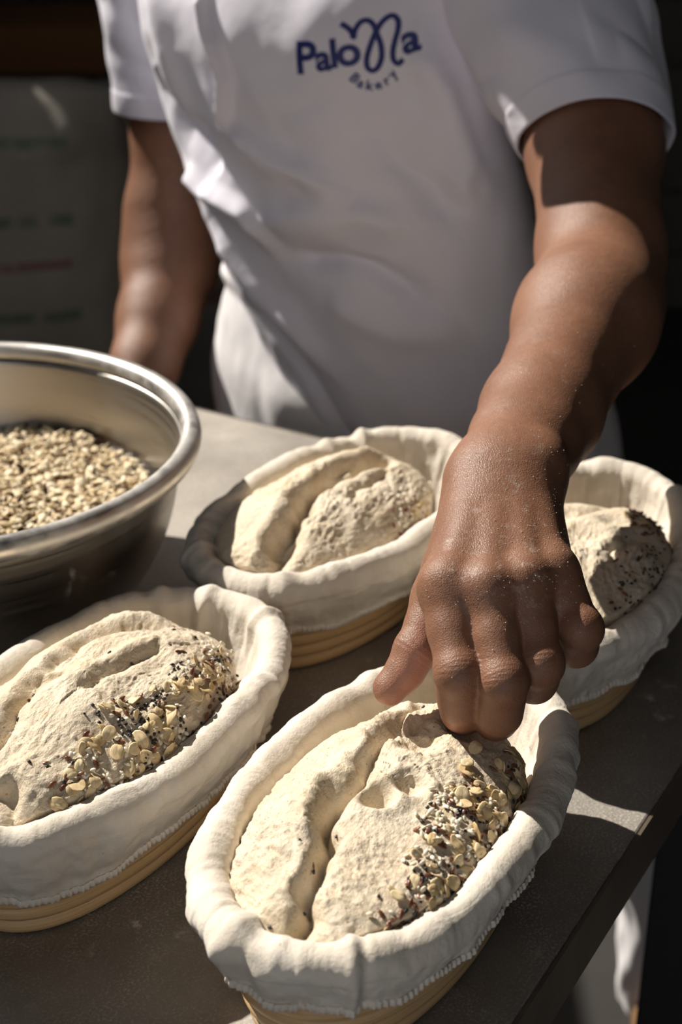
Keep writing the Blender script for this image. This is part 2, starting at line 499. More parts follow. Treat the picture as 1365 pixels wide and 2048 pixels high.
def liner_meshes(seed, hem_z, pinches):
    N = 560
    T, per = even_T(N)
    prof = [(0.060, 0.0125), (0.050, 0.0125), (0.043, 0.0130), (0.0392, 0.0165), (0.0360, 0.024)]
    prof += [(0.0360 + (0.0215 - 0.0360) * t, 0.024 + (0.068 - 0.024) * t) for t in np.linspace(0.08, 1, 16)]
    r = 0.0100
    for aa in np.linspace(170, -20, 24):
        prof.append((0.0105 - r * math.cos(math.radians(aa)), 0.0732 + r * math.sin(math.radians(aa))))
    zlow = prof[-1][1]; olow = prof[-1][0]
    for t in np.linspace(0.05, 1, 22):
        z = zlow + (hem_z - zlow) * t
        oc = BT * (1 - z / BH) + 0.0095 - 0.0062
        prof.append((olow + (oc - 0.0012 - olow) * min(1, t * 1.15) ** 0.8, z))
    O = np.array([q[0] for q in prof]); Z = np.array([q[1] for q in prof]); n = len(prof)
    x, y = oval(T[None, :], O[:, None])
    nx, ny = oval_normal(T)
    S = np.linspace(0, per, N, endpoint=False)
    th = 2 * np.pi * S / per
    rr = per / (2 * np.pi)
    cx, sy = np.cos(th) * rr, np.sin(th) * rr
    def field(fs, zs, sd, oct=3):
        P = np.stack(np.broadcast_arrays(cx[None, :] * fs, sy[None, :] * fs, Z[:, None] * zs), -1)
        return fbm(P, oct, sd)
    idx = np.arange(n)
    inner = np.clip((Z - 0.016) / 0.02, 0, 1) * (idx < 21)
    rim = ((idx >= 19) & (idx < 46)).astype(float)
    outer = np.clip((idx - 40) / 8, 0, 1)
    d = np.abs(field(60, 14, seed)) * -0.0016 * inner[:, None] * -1
    d += field(32, 30, seed + 3) * 0.0012 * rim[:, None]
    d += np.abs(field(80, 24, seed + 5)) * 0.0013 * rim[:, None]
    d += (field(38, 42, seed + 7) * 0.0022 + np.abs(field(70, 50, seed + 8)) * 0.0016) * outer[:, None]
    d += np.maximum(field(150, 8, seed + 11, 2), 0) * 0.0016 * (np.clip((idx - 52) / 14, 0, 1))[:, None]   # gathers near the hem
    zz = field(25, 1, seed + 13, 2)[0] * 0.0022
    for (th0, amp, wd, slant) in pinches:
        dd = (T[None, :] - th0 - slant * (Z[:, None] - 0.075) + np.pi) % (2 * np.pi) - np.pi
        d += amp * np.exp(-(dd / wd) ** 2) * np.clip((idx - 14) / 8, 0, 1)[:, None] - 0.5 * amp * np.exp(-((dd - 2.0 * wd) / wd) ** 2) * np.clip((idx - 14) / 8, 0, 1)[:, None]
    side = np.where(idx < 30, -1.0, 1.0)
    sgn = np.clip((idx - 31) / 5.0, -1, 1)
    V = np.stack([x + nx[None] * d * sgn[:, None], y + ny[None] * d * sgn[:, None],
                  Z[:, None] + d * (1 - np.abs(sgn[:, None])) + zz[None] * np.clip((Z - 0.04) / 0.03, 0, 1)[:, None]
                  + (field(40, 1, seed + 21, 2)[-1] * 0.003)[None] * np.clip((idx - 54) / 14, 0, 1)[:, None]], -1)
    lin = mesh('liner', V.reshape(-1, 3), grid_faces(n, N), M_liner)
    # gathered hem band with zigzag edge
    K = 1120
    T2, _ = even_T(K)
    nx2, ny2 = oval_normal(T2)
    e = V[-1]; e = np.concatenate([e, e[:1]])
    ii = np.linspace(0, N, K, endpoint=False)
    bx = np.stack([np.interp(ii, np.arange(N + 1), e[:, k]) for k in range(3)], 1)
    rows = []
    for j, (dz, do) in enumerate(((0.0012, 0.0006), (0.0, 0.0012), (-0.0016, 0.0013), (-0.0030, 0.0008), (-0.0038, -0.0002))):
        tri = np.sin(2 * np.pi * np.arange(K) / 5.6)
        a_ = 0.0007 * tri * (0.3 + 0.25 * j)
        rows.append(np.stack([bx[:, 0] + nx2 * (do + a_), bx[:, 1] + ny2 * (do + a_), bx[:, 2] + dz + (0.0006 * tri if j == 4 else 0)], 1))
    hem = mesh('hem', np.array(rows).reshape(-1, 3), grid_faces(5, K), M_liner)
    return lin, hem

def basket(xy, rz, label, seed, hem_z, pinches):
    r = empty('proofing_basket', (xy[0], xy[1], TZ), rz)
    tag(r, label, 'basket', 'oval proofing baskets on the table')
    for k in range(len(COILS)):
        obj('rattan_coil', COILS[k], r)
    obj('base', BASE, r)
    lm, hm = liner_meshes(seed, hem_z, pinches)
    l = obj('liner', lm, r)
    l['label'] = 'cream cotton liner folded over the rim'
    obj('hem', hm, l)
    return r
B_POS = dict(F=((0.0277, 0.6389), math.radians(62.16)), L=((-0.1321, 0.7223), math.radians(60.14)),
             M=((0.0022, 0.9745), math.radians(55.67)), R=((0.1565, 0.9062), math.radians(69.05)))
basket(*B_POS['F'], 'cloth-lined oval rattan basket holding the dough being pressed by the hand', 11, 0.047,
       [(2.95, 0.004, 0.07, 3), (3.62, 0.003, 0.035, 0), (2.2, 0.002, 0.10, 0), (5.1, 0.002, 0.05, 2), (5.5, 0.0018, 0.05, -2), (0.5, 0.0018, 0.06, 0), (0.9, 0.0018, 0.05, 0)])
basket(*B_POS['L'], 'cloth-lined oval rattan basket in front of the steel bowl', 29, 0.036,
       [(0.55, 0.003, 0.06, 3), (5.9, 0.003, 0.05, 0), (0.2, 0.0025, 0.05, -3), (4.2, 0.002, 0.09, 2), (4.9, 0.002, 0.07, -3)])
basket(*B_POS['M'], 'cloth-lined oval rattan basket beside the steel bowl, against the baker', 47, 0.040,
       [(0.75, 0.004, 0.05, 0), (1.05, 0.003, 0.05, 0), (2.6, 0.003, 0.08, 2), (3.6, 0.003, 0.07, 0)])
basket(*B_POS['R'], 'cloth-lined oval rattan basket under the reaching forearm', 61, 0.036,
       [(0.6, 0.002, 0.06, 0), (5.6, 0.002, 0.05, 0), (4.6, 0.0025, 0.06, 2)])

# ------------------------------------------------------------------ dough loaves
def dough_mesh(sp):
    NR, NT = 170, 340
    xc, yc, ax, ay, zb, H = sp['body']
    ph = np.linspace(0, 1, NR) ** 0.92 * math.radians(112)
    th = np.linspace(0, 2 * np.pi, NT, endpoint=False)
    PH, TH = np.meshgrid(ph, th, indexing='ij')
    rho = np.where(PH < np.pi / 2, np.sin(np.minimum(PH, np.pi / 2)) ** 0.92, 1 - 0.25 * ((PH - np.pi / 2) / 0.38) ** 2)
    cz = np.cos(PH)
    zz = np.where(cz > 0, np.abs(cz) ** 0.95, -np.abs(cz) * 0.9)
    c, s = np.cos(TH), np.sin(TH)
    n = 2.35
    px = np.sign(c) * np.abs(c) ** (2 / n); py = np.sign(s) * np.abs(s) ** (2 / n)
    X = xc + ax * rho * px; Y = yc + ay * rho * py
    ze = sp.get('edge', 0.060)
    Z = np.where(cz > 0, ze + (zb + H - ze) * zz, ze + (ze - zb) / 0.335 * zz * 0.99)
    # tilt / asymmetry
    Z = Z + sp.get('tilt', (0, 0))[0] * (X - xc) * np.clip(zz, 0, 1) + sp.get('tilt', (0, 0))[1] * (Y - yc) * np.clip(zz, 0, 1)
    top = np.clip(zz * 1.6, 0, 1)
    D = np.zeros_like(X)
    for pts, dep, wd, lip in sp['creases']:
        d, t, sd = poly_dist(X + 0.004 * noise(np.stack([X, Y, 0 * X], -1) * 90, 3), Y + 0.004 * noise(np.stack([X, Y, 0 * X], -1) * 90, 4), pts)
        fade = np.clip(np.minimum(t, 1 - t) * 8 + 0.35, 0, 1)
        D -= dep * np.exp(-(d / wd) ** 1.5) * fade
        D += lip * np.exp(-((d - 2.2 * wd) / (1.7 * wd)) ** 2) * fade * (0.5 + 0.5 * sd)
    for (gx, gy, dep, wd) in sp['dimples']:
        q = ((X - gx) ** 2 + (Y - gy) ** 2) / wd ** 2
        D -= dep * np.exp(-q ** 1.3)
        D += dep * 0.12 * np.exp(-((np.sqrt(q) - 1.6) / 0.5) ** 2)
    P = np.stack([X, Y, Z], -1)
    st = sp.get('grain', 0.3)
    R_ = np.stack([X * math.cos(st) + Y * math.sin(st), (-X * math.sin(st) + Y * math.cos(st)) * 2.0, Z * 1.3], -1)
    sd0 = sp['seed']
    big = fbm(P * 26, 2, sd0) * 0.0026
    med = fbm(R_ * 75, 3, sd0 + 4) * 0.0009
    rid = (1 - np.abs(fbm(R_ * 110, 3, sd0 + 9))) ** 3 * 0.0010
    fine = fbm(P * 330, 3, sd0 + 14) * 0.00030
    patch = np.clip(fbm(P * 24, 2, sd0 + 30) + 0.6, 0, 1.3)
    D = D * top + big + (med + rid) * patch + fine
    V = P.copy()
    # normals of the smooth form
    def normals(V):
        dr = np.gradient(V, axis=0); dt = np.roll(V, -1, 1) - np.roll(V, 1, 1)
        N = np.cross(dr, dt); l = np.linalg.norm(N, axis=-1, keepdims=True)
        N = N / np.maximum(l, 1e-12)
        N[0] = (0, 0, 1)
        return N
    V = P + normals(P) * D[..., None]
    V[0] = V[0].mean(0)
    # stay inside the liner
    xi, yi = V[..., 0], V[..., 1]
    o_in = np.interp(V[..., 2], [0.0, 0.013, 0.024, 0.068, 0.0745, 0.09], [0.050, 0.0465, 0.0375, 0.0228, 0.0210, 0.016])
    rr_ = (np.abs(xi) / (BA - o_in)) ** BN + (np.abs(yi) / (BB - o_in)) ** BN
    k = np.where((rr_ > 1) & (V[..., 2] < 0.088), rr_ ** (-1 / BN), 1)
    V[..., 0] *= k; V[..., 1] *= k
    V[..., 2] = np.maximum(V[..., 2], 0.0132)
    Nf = normals(V)
    # bottom cap
    me = mesh('dough', np.concatenate([V.reshape(-1, 3)]), grid_faces(NR, NT, flip=False), M_dough)
    return me, V, Nf

def ellipsoid(name, a, b, c, mt, nu=8, nv=6, notch=0.0, point=0.0):
    V = [(0, 0, c)]
    for i in range(1, nv):
        p = math.pi * i / nv
        for j in range(nu):
            t = 2 * math.pi * j / nu
            x, y, z = a * math.sin(p) * math.cos(t), b * math.sin(p) * math.sin(t), c * math.cos(p)
            if point: y *= 1 - point * max(0, x / a); 
            if notch and z > 0: z -= notch * math.exp(-(y / (0.25 * b)) ** 2)
            V.append((x, y, z))
    V.append((0, 0, -c))
    F = [(0, 1 + j, 1 + (j + 1) % nu) for j in range(nu)]
    for i in range(nv - 2):
        for j in range(nu):
            q = 1 + i * nu
            F.append((q + j, q + nu + j, q + nu + (j + 1) % nu, q + (j + 1) % nu))
    last = len(V) - 1
    q = 1 + (nv - 2) * nu
    F += [(last, q + (j + 1) % nu, q + j) for j in range(nu)]
    return mesh(name, V, F, mt)
random.seed(5)
OATS = [ellipsoid('oat_flake', 0.0047 * s, 0.0033 * s * w, 0.00065, M_oat, 12, 6, 0.0004) for s, w in ((1, 1), (1.15, 1.05), (0.85, 1.1), (0.95, 0.75), (0.7, 0.9))]
for k, me in enumerate(OATS):
    for vtx in me.vertices:
        vtx.co.z += 0.0005 * math.sin(vtx.co.x * 700 + k) + 12.0 * (vtx.co.y ** 2 if k % 2 else vtx.co.x ** 2 * 0.6)
SESW = ellipsoid('white_sesame_seed', 0.00185, 0.00118, 0.0007, M_ses, 8, 6, 0, 0.35)
SESB = ellipsoid('black_sesame_seed', 0.00135, 0.00095, 0.0007, M_blk, 7, 5, 0, 0.3)
FLAX = ellipsoid('flax_seed', 0.0026, 0.00128, 0.0006, M_flx, 8, 6, 0, 0.45)

def scatter(root, V, Nn, rng, items):
    """items: (name, mesh list, count, weight function(x,y,z), lift, tilt)"""
    NR, NT = V.shape[:2]
    A = np.linalg.norm(np.cross(np.gradient(V, axis=0), np.roll(V, -1, 1) - V), axis=-1)
    A[0] = 0
    for name, mes, cnt, wf, lift, tilt in items:
        W = A * wf(V[..., 0], V[..., 1], V[..., 2])
        W = W.ravel(); W = W / W.sum()
        pick = rng.choice(W.size, cnt, p=W)
        for q in pick:
            i, j = divmod(int(q), NT)
            P = V[i, j] + rng.normal(0, 0.0006, 3) * 0.5
            n = Vector(Nn[i, j]) + Vector(rng.normal(0, tilt, 3))
            n.normalize()
            t = Vector(rng.normal(0, 1, 3)); t = (t - n * t.dot(n)).normalized()
            bt = n.cross(t)
            m = Matrix(((t.x, bt.x, n.x), (t.y, bt.y, n.y), (t.z, bt.z, n.z)))
            o = bpy.data.objects.new(name, mes[rng.integers(len(mes))])
            s = rng.uniform(0.85, 1.15)
            M4 = m.to_4x4() @ Matrix.Diagonal((s, s, s, 1))
            M4.translation = Vector(P) + n * lift * rng.uniform(0.6, 1.5)
            o.matrix_basis = M4
            link(o, root)

def band(y_of_x, soft, x0, x1, seed, zmin=0.05, cl=55, thr=0.0):
    """weight: seeds lie on the side below the line y = f(x), clumped by noise"""
    def w(X, Y, Z):
        yy = np.interp(X, [q[0] for q in y_of_x], [q[1] for q in y_of_x])
        m = 1 / (1 + np.exp((Y - yy) / soft))
        cn = np.clip(fbm(np.stack([X, Y, Z], -1) * cl, 2, seed) * 0.9 + 0.55 - thr, 0.0, 1.4)
        xm = np.clip((X - x0) / 0.012, 0, 1) * np.clip((x1 - X) / 0.012, 0, 1)
        return m * cn * xm * np.clip((Z - zmin) / 0.008, 0, 1)
    return w

SPEC = dict(
 F=dict(edge=0.070, body=(-0.020, -0.003, 0.103, 0.0585, 0.013, 0.086), seed=3, grain=1.2, tilt=(0.03, 0.0),
    creases=[([(-0.126, -0.008), (-0.106, -0.0068), (-0.082, 0.0010), (-0.061, 0.0085), (-0.040, 0.0135), (-0.031, 0.0100)], 0.0165, 0.0045, 0.0040),
             ([(-0.031, 0.0100), (-0.0162, 0.0096), (0.0038, 0.0109), (0.0239, 0.0137), (0.033, 0.0115), (0.045, 0.003)], 0.0110, 0.0042, 0.0032),
             ([(0.030, 0.0135), (0.043, 0.0165), (0.060, 0.014)], 0.006, 0.004, 0.002)],
    dimples=[(-0.0309, -0.0052, 0.0135, 0.0072), (-0.0150, -0.0150, 0.0075, 0.0070), (0.0227, -0.002, 0.0085, 0.011), (0.050, -0.0175, 0.007, 0.012), (0.053, -0.031, 0.007, 0.012),
             (0.049, 0.031, 0.004, 0.010), (-0.075, -0.028, 0.002, 0.014), (-0.045, 0.030, -0.003, 0.02)]),
 L=dict(edge=0.071, body=(-0.018, -0.004, 0.104, 0.0590, 0.013, 0.094), seed=43, grain=0.1, tilt=(0.02, 0.0),
    creases=[([(-0.120, 0.004), (-0.0733, 0.0094), (-0.0379, 0.0165), (-0.0188, 0.0149)], 0.0075, 0.0045, 0.0035),
             ([(-0.020, 0.020), (0.0077, 0.025), (0.0397, 0.0142), (0.0575, -0.004)], 0.0060, 0.0050, 0.0030),
             ([(-0.03, -0.012), (-0.0096, -0.0126), (0.0069, -0.015), (0.03, -0.022)], 0.004, 0.004, 0.0032),
             ([(-0.105, -0.008), (-0.112, -0.035)], 0.010, 0.006, 0.003)],
    dimples=[(-0.018, -0.030, 0.0030, 0.012), (0.012, -0.028, 0.0035, 0.011), (0.065, 0.030, -0.005, 0.02), (-0.06, -0.012, -0.002, 0.02), (-0.045, -0.040, 0.0025, 0.012)]),
 M=dict(edge=0.068, body=(-0.024, -0.001, 0.099, 0.0560, 0.013, 0.089), seed=83, grain=0.4, tilt=(0.0, 0.05),
    creases=[([(-0.128, -0.024), (-0.0992, -0.017), (-0.045, -0.0005), (-0.0185, 0.0024), (0.0227, -0.0005), (0.060, -0.0012)], 0.0185, 0.0060, 0.0050),
             ([(-0.03, -0.020), (0.0, -0.022), (0.03, -0.018)], 0.0035, 0.004, 0.002)],
    dimples=[(-0.06, -0.03, 0.002, 0.012), (0.02, -0.03, 0.002, 0.012)]),
 R=dict(edge=0.076, body=(-0.032, -0.008, 0.088, 0.0570, 0.013, 0.088), seed=121, grain=0.2, tilt=(0.0, 0.0),
    creases=[([(-0.05, -0.03), (-0.02, -0.034), (0.0, -0.044)], 0.004, 0.004, 0.002), ([(-0.02, 0.012), (0.012, 0.004), (0.040, -0.012)], 0.004, 0.005, 0.001)],
    dimples=[(0.005, -0.022, 0.003, 0.008), (-0.03, -0.01, 0.003, 0.012)]))
LAB = dict(F='pale wheat dough with deep finger dimples, pressed by the fingertips',
           L='pale dough with seed-crusted side in the basket in front of the steel bowl',
           M='pale plain dough split by one long crease, hardly any seeds, in basket beside bowl',
           R='pale dough with small dark seeds down one side, in basket under the forearm')
DOUGH = {}
for key in 'FLMR':
    xy, rz = B_POS[key]
    me, V, Nn = dough_mesh(SPEC[key])
    o = obj('dough_loaf', me, None, (xy[0], xy[1], TZ))
    o.rotation_euler = (0, 0, rz)
    tag(o, LAB[key], 'dough', 'dough loaves in the proofing baskets')
    DOUGH[key] = (o, V, Nn)

rng = np.random.default_rng(12)
lineF = [(-0.125, -0.046), (-0.098, -0.041), (-0.076, -0.038), (-0.049, -0.036), (-0.02, -0.030), (0.012, -0.036), (0.032, -0.045), (0.06, -0.047), (0.08, -0.044)]
wF = lambda thr, sd, soft=0.0022: band(lineF, soft, -0.118, 0.082, sd, 0.055, 55, thr)
scatter(DOUGH['F'][0], DOUGH['F'][1], DOUGH['F'][2], rng, [
    ('black_sesame_seed', [SESB], 294, wF(0.15, 71), 0.0004, 0.5),
    ('white_sesame_seed', [SESW], 300, wF(0.15, 74), 0.0011, 0.5),
    ('flax_seed', [FLAX], 120, wF(0.1, 77), 0.0007, 0.4),
    ('oat_flake', OATS, 120, band(lineF, 0.003, -0.105, 0.075, 79, 0.055, 45, 0.1), 0.0014, 0.32),
    ('black_sesame_seed', [SESB], 6, lambda X, Y, Z: (Z > 0.075) * 1.0, 0.0003, 0.3),
    ('flax_seed', [FLAX], 2, lambda X, Y, Z: (Z > 0.075) * 1.0, 0.0003, 0.3)])
lineL = [(-0.13, -0.052), (-0.108, -0.049), (-0.089, -0.043), (-0.056, -0.036), (-0.0228, -0.031), (-0.007, -0.040), (0.03, -0.040), (0.05, -0.033), (0.068, -0.028), (0.09, -0.02)]
wL = lambda thr, sd, soft=0.0028: band(lineL, soft, -0.120, 0.086, sd, 0.05, 55, thr)
scatter(DOUGH['L'][0], DOUGH['L'][1], DOUGH['L'][2], rng, [
    ('black_sesame_seed', [SESB], 285, wL(0.2, 171), 0.0004, 0.5),
    ('white_sesame_seed', [SESW], 300, wL(0.15, 174), 0.0011, 0.5),
    ('flax_seed', [FLAX], 140, wL(0.1, 177), 0.0007, 0.4),
    ('oat_flake', OATS, 130, band(lineL, 0.003, -0.110, 0.084, 179, 0.05, 45, 0.1), 0.0014, 0.32),
    ('black_sesame_seed', [SESB], 14, lambda X, Y, Z: (Z > 0.08) * (Y < 0.02) * 1.0, 0.0003, 0.3),
    ('flax_seed', [FLAX], 9, lambda X, Y, Z: (Z > 0.08) * (Y < 0.02) * 1.0, 0.0003, 0.3)])
lineM = [(-0.1, -0.058), (0.0, -0.052), (0.08, -0.040)]
scatter(DOUGH['M'][0], DOUGH['M'][1], DOUGH['M'][2], rng, [
    ('oat_flake', OATS[2:], 10, band(lineM, 0.002, -0.03, 0.07, 5, 0.06, 40), 0.001, 0.3),
    ('white_sesame_seed', [SESW], 40, band(lineM, 0.003, -0.03, 0.075, 6, 0.06, 40), 0.0006, 0.3),
    ('flax_seed', [FLAX], 14, band(lineM, 0.003, -0.03, 0.075, 7, 0.06, 40), 0.0006, 0.3)])
lineR = [(-0.10, -0.045), (-0.06, -0.046), (-0.03, -0.047), (0.0, -0.043), (0.03, -0.03), (0.06, -0.02)]
scatter(DOUGH['R'][0], DOUGH['R'][1], DOUGH['R'][2], rng, [
    ('black_sesame_seed', [SESB], 150, band(lineR, 0.003, -0.10, 0.05, 8, 0.05, 50, 0.1), 0.0004, 0.4),
    ('flax_seed', [FLAX], 130, band(lineR, 0.003, -0.10, 0.06, 9, 0.05, 50, 0.1), 0.0006, 0.4),
    ('oat_flake', OATS[2:], 12, band(lineR, 0.003, -0.06, 0.06, 10, 0.05, 50, 0.1), 0.001, 0.3)])

# ------------------------------------------------------------------ steel bowl with seed mix
BX, BY, BR, BZ = -0.2791, 0.9749, 0.1820, 0.132
bowl = empty('mixing_bowl', (BX, BY, TZ))
tag(bowl, 'wide stainless steel bowl with rolled rim, filled with seeds and oats', 'bowl')
def revolve(name, prof, N, mt, flip=False):
    T = np.linspace(0, 2 * np.pi, N, endpoint=False)
    V = np.array([[(r * math.cos(t), r * math.sin(t), z) for t in T] for r, z in prof]).reshape(-1, 3)
    return mesh(name, V, grid_faces(len(prof), N, flip=flip), mt)
outer = [(0.0005, 0.001), (0.085, 0.001), (0.098, 0.0025), (0.112, 0.0075), (0.125, 0.014), (0.138, 0.024), (0.148, 0.036), (0.156, 0.052), (0.1625, 0.072), (0.167, 0.095), (0.170, 0.116)]
inner = [(0.1688, 0.116), (0.1655, 0.095), (0.161, 0.072), (0.1545, 0.052), (0.1465, 0.036), (0.1365, 0.0255), (0.124, 0.0155), (0.111, 0.009), (0.098, 0.004), (0.085, 0.0025), (0.0005, 0.0025)]
def fine(pr, n=60):
    P = np.array(pr) * np.array((BR / 0.1837, BZ / 0.128)); L = np.concatenate([[0], np.cumsum(np.hypot(*np.diff(P, axis=0).T))]); q = np.linspace(0, L[-1], n)
    return [tuple(w) for w in np.stack([smooth_interp(q, L, P[:, 0]), smooth_interp(q, L, P[:, 1])], 1)]
obj('bowl_wall', revolve('bowl_wall', fine(outer) + fine(inner), 160, M_steel), bowl)
rim = [(0.1748 + 0.0072 * math.cos(a), 0.1235 + 0.0085 * math.sin(a)) for a in np.linspace(-2.6, 3.4, 28)]
obj('rolled_rim', revolve('rolled_rim', rim, 128, M_rim), bowl)
# the seed mix: countless flakes and seeds joined
def joined(protos, mats, placed):
    Vs, Fs, mi = [], [], []
    off = 0
    cache = []
    for me in protos:
        co = np.empty(len(me.vertices) * 3, np.float32); me.vertices.foreach_get('co', co)
        cache.append((co.reshape(-1, 3), [tuple(pg.vertices) for pg in me.polygons]))
    for k, M4 in placed:
        co, fc = cache[k]
        Vs.append(co @ np.array(M4.to_3x3()).T + np.array(M4.translation))
        Fs += [tuple(i + off for i in f) for f in fc]
        mi += [mats[k]] * len(fc)
        off += len(co)
    return np.concatenate(Vs), Fs, mi
small_oats = [ellipsoid('p', 0.0044 * s, 0.0030 * s, 0.0010, M_oat, 7, 4) for s in (1, 0.8, 1.2)]
protos = small_oats + [ellipsoid('p', 0.0018, 0.0012, 0.0008, M_ses, 6, 4), ellipsoid('p', 0.0014, 0.001, 0.0008, M_blk, 5, 4), ellipsoid('p', 0.0025, 0.0013, 0.0007, M_flx, 6, 4)]
pm = [0, 0, 0, 1, 2, 3]
placed = []
rng2 = np.random.default_rng(4)
for k in range(8500):
    r = 0.1515 * math.sqrt(rng2.random()); t = rng2.random() * 2 * math.pi
    x, y = r * math.cos(t), r * math.sin(t)
    z = 0.0700 + 0.006 * math.exp(-(r / 0.09) ** 2) + 0.004 * float(noise(np.array([[x * 30, y * 30, 0.0]]), 3)[0]) + rng2.normal(0, 0.0013)
    kind = rng2.choice(6, p=(0.22, 0.20, 0.12, 0.20, 0.18, 0.08))
    e = Matrix.Rotation(rng2.random() * 6.3, 4, 'Z') @ Matrix.Rotation(rng2.normal(0, 0.5), 4, 'X') @ Matrix.Rotation(rng2.normal(0, 0.4), 4, 'Y')
    e.translation = (x, y, z)
    placed.append((kind, e))
Vj, Fj, mj = joined(protos, pm, placed)
# a mound body under the loose top layer
me = mesh('seed_mix', Vj, Fj)
for m_ in (M_oatmix, M_ses, M_blk, M_flx): me.materials.append(m_)
me.polygons.foreach_set('material_index', np.array(mj, np.int32))
mix_o = obj('seed_mix', me, None, (BX, BY, TZ))
tag(mix_o, 'loose mix of rolled oats, sesame and flax filling the steel bowl', 'seeds', kind='stuff')
fill_me = revolve('filling', [(0.0005, 0.0705), (0.05, 0.069), (0.1, 0.0665), (0.1515, 0.0645), (0.1525, 0.063), (0.1445, 0.047), (0.116, 0.018), (0.0005, 0.006)], 64, M_flx, flip=True)
fo = obj('filling', fill_me, mix_o); fo['kind'] = 'stuff'

# ------------------------------------------------------------------ the baker
person = empty('person', (0.07, 1.40, 0.0))
tag(person, 'baker in white logo T-shirt leaning over the table, pressing dough with one hand', 'person')
PINV = Matrix.Translation((-0.07, -1.40, 0.0))
def pobj(name, me, parent=None):
    """world-built mesh (z = 0 at table top) as part of the person"""
    me.transform(Matrix.Translation((-0.07, -1.40, TZ)))
    return obj(name, me, parent or person)

J = dict(W=(0.0898,0.7675,0.1924), MI=(0.0537,0.6892,0.1701), MM=(0.0743,0.6820,0.1712), MR=(0.0940,0.6879,0.1720), MP=(0.1110,0.7008,0.1707),
 PI=(0.0590,0.6541,0.1402), PM=(0.0809,0.6471,0.1396), PR=(0.1002,0.6586,0.1424), PP=(0.1219,0.6768,0.1519),
 DI=(0.0619,0.6625,0.1167), DM=(0.0804,0.6560,0.1149), DR=(0.1002,0.6733,0.1227), DP=(0.1226,0.6883,0.1347),
 TI=(0.0641,0.6744,0.1003), TM=(0.0804,0.6716,0.0991), TR=(0.1010,0.6923,0.1092), TP=(0.1207,0.7033,0.1267),
 CM=(0.0706,0.7534,0.1754), T1=(0.0514,0.7196,0.1459), T2=(0.0395,0.6956,0.1271), T3=(0.0262,0.6841,0.1107),
 S=(0.1885,1.3318,0.3808), U1=(0.1959,1.1891,0.2746), U2=(0.1880,1.0817,0.2278), E=(0.1850,1.0273,0.2085), EB=(0.2040,1.0318,0.1951),
 F1=(0.1650,0.9830,0.2095), F2=(0.1212,0.8625,0.1921), F3=(0.0944,0.7811,0.1927),
 S2=(-0.1773,1.6345,0.3597), V1=(-0.1664,1.6104,0.2002), V2=(-0.1774,1.5881,0.1111), E2=(-0.1790,1.5669,0.0688), G1=(-0.1891,1.5102,0.0226), G2=(-0.1987,1.4613,-0.0081), W2=(-0.2071,1.4269,-0.0321))
J = {k: np.array(w, np.float64) for k, w in J.items()}

def axis(parts):
    out = []
    for lo, hi, st in parts:
        n = max(1, int(round((hi - lo) / st)))
        out.append(np.linspace(lo, hi, n, endpoint=False))
    out.append(np.array([parts[-1][1]]))
    return np.concatenate(out).astype(np.float32)
AX = [axis([(-0.40, 0.0, 0.005), (0.0, 0.16, 0.0013), (0.16, 0.30, 0.003)]),
      axis([(0.625, 0.79, 0.0013), (0.79, 1.10, 0.003), (1.10, 1.72, 0.006)]),
      axis([(-0.20, 0.07, 0.005), (0.07, 0.225, 0.0013), (0.225, 0.30, 0.003), (0.30, 0.82, 0.006)])]
class Field:
    def __init__(s, big=0.5):
        s.F = np.full([len(a) for a in AX], big, np.float32)
    def sub(s, lo, hi):
        return tuple(slice(max(0, int(np.searchsorted(AX[k], lo[k])) - 1), int(np.searchsorted(AX[k], hi[k])) + 1) for k in range(3))
    def cone(s, a, b, ra, rb, k=0.006, n=None, kf=1.0, sub=False):
        a, b = np.array(a, np.float32), np.array(b, np.float32)
        m = max(ra, rb) * max(1, kf if n is not None else 1) + 3 * k + 0.008
        sl = s.sub(np.minimum(a, b) - m, np.maximum(a, b) + m)
        X = AX[0][sl[0]][:, None, None]; Y = AX[1][sl[1]][None, :, None]; Z = AX[2][sl[2]][None, None, :]
        d = b - a; L2 = float(d @ d) + 1e-12
        t = np.clip(((X - a[0]) * d[0] + (Y - a[1]) * d[1] + (Z - a[2]) * d[2]) / L2, 0, 1)
        ex, ey, ez = X - a[0] - t * d[0], Y - a[1] - t * d[1], Z - a[2] - t * d[2]
        q = ex * ex + ey * ey + ez * ez
        if n is not None:
            n = np.array(n, np.float32); n = n / np.linalg.norm(n)
            en = ex * n[0] + ey * n[1] + ez * n[2]
            q = q - en * en + (en / kf) ** 2
        D = np.sqrt(np.maximum(q, 1e-12)) - (ra + t * (rb - ra))
        s.blend(sl, D, k, sub)
    def blend(s, sl, D, k, sub=False):
        A = s.F[sl]
        if sub:
            D = -D; h = np.clip(0.5 - 0.5 * (D - A) / k, 0, 1)
            s.F[sl] = D * (1 - h) + A * h + k * h * (1 - h) if False else np.maximum(A, D)
        else:
            h = np.clip(0.5 + 0.5 * (D - A) / k, 0, 1)
            s.F[sl] = D * (1 - h) + A * h - k * h * (1 - h)

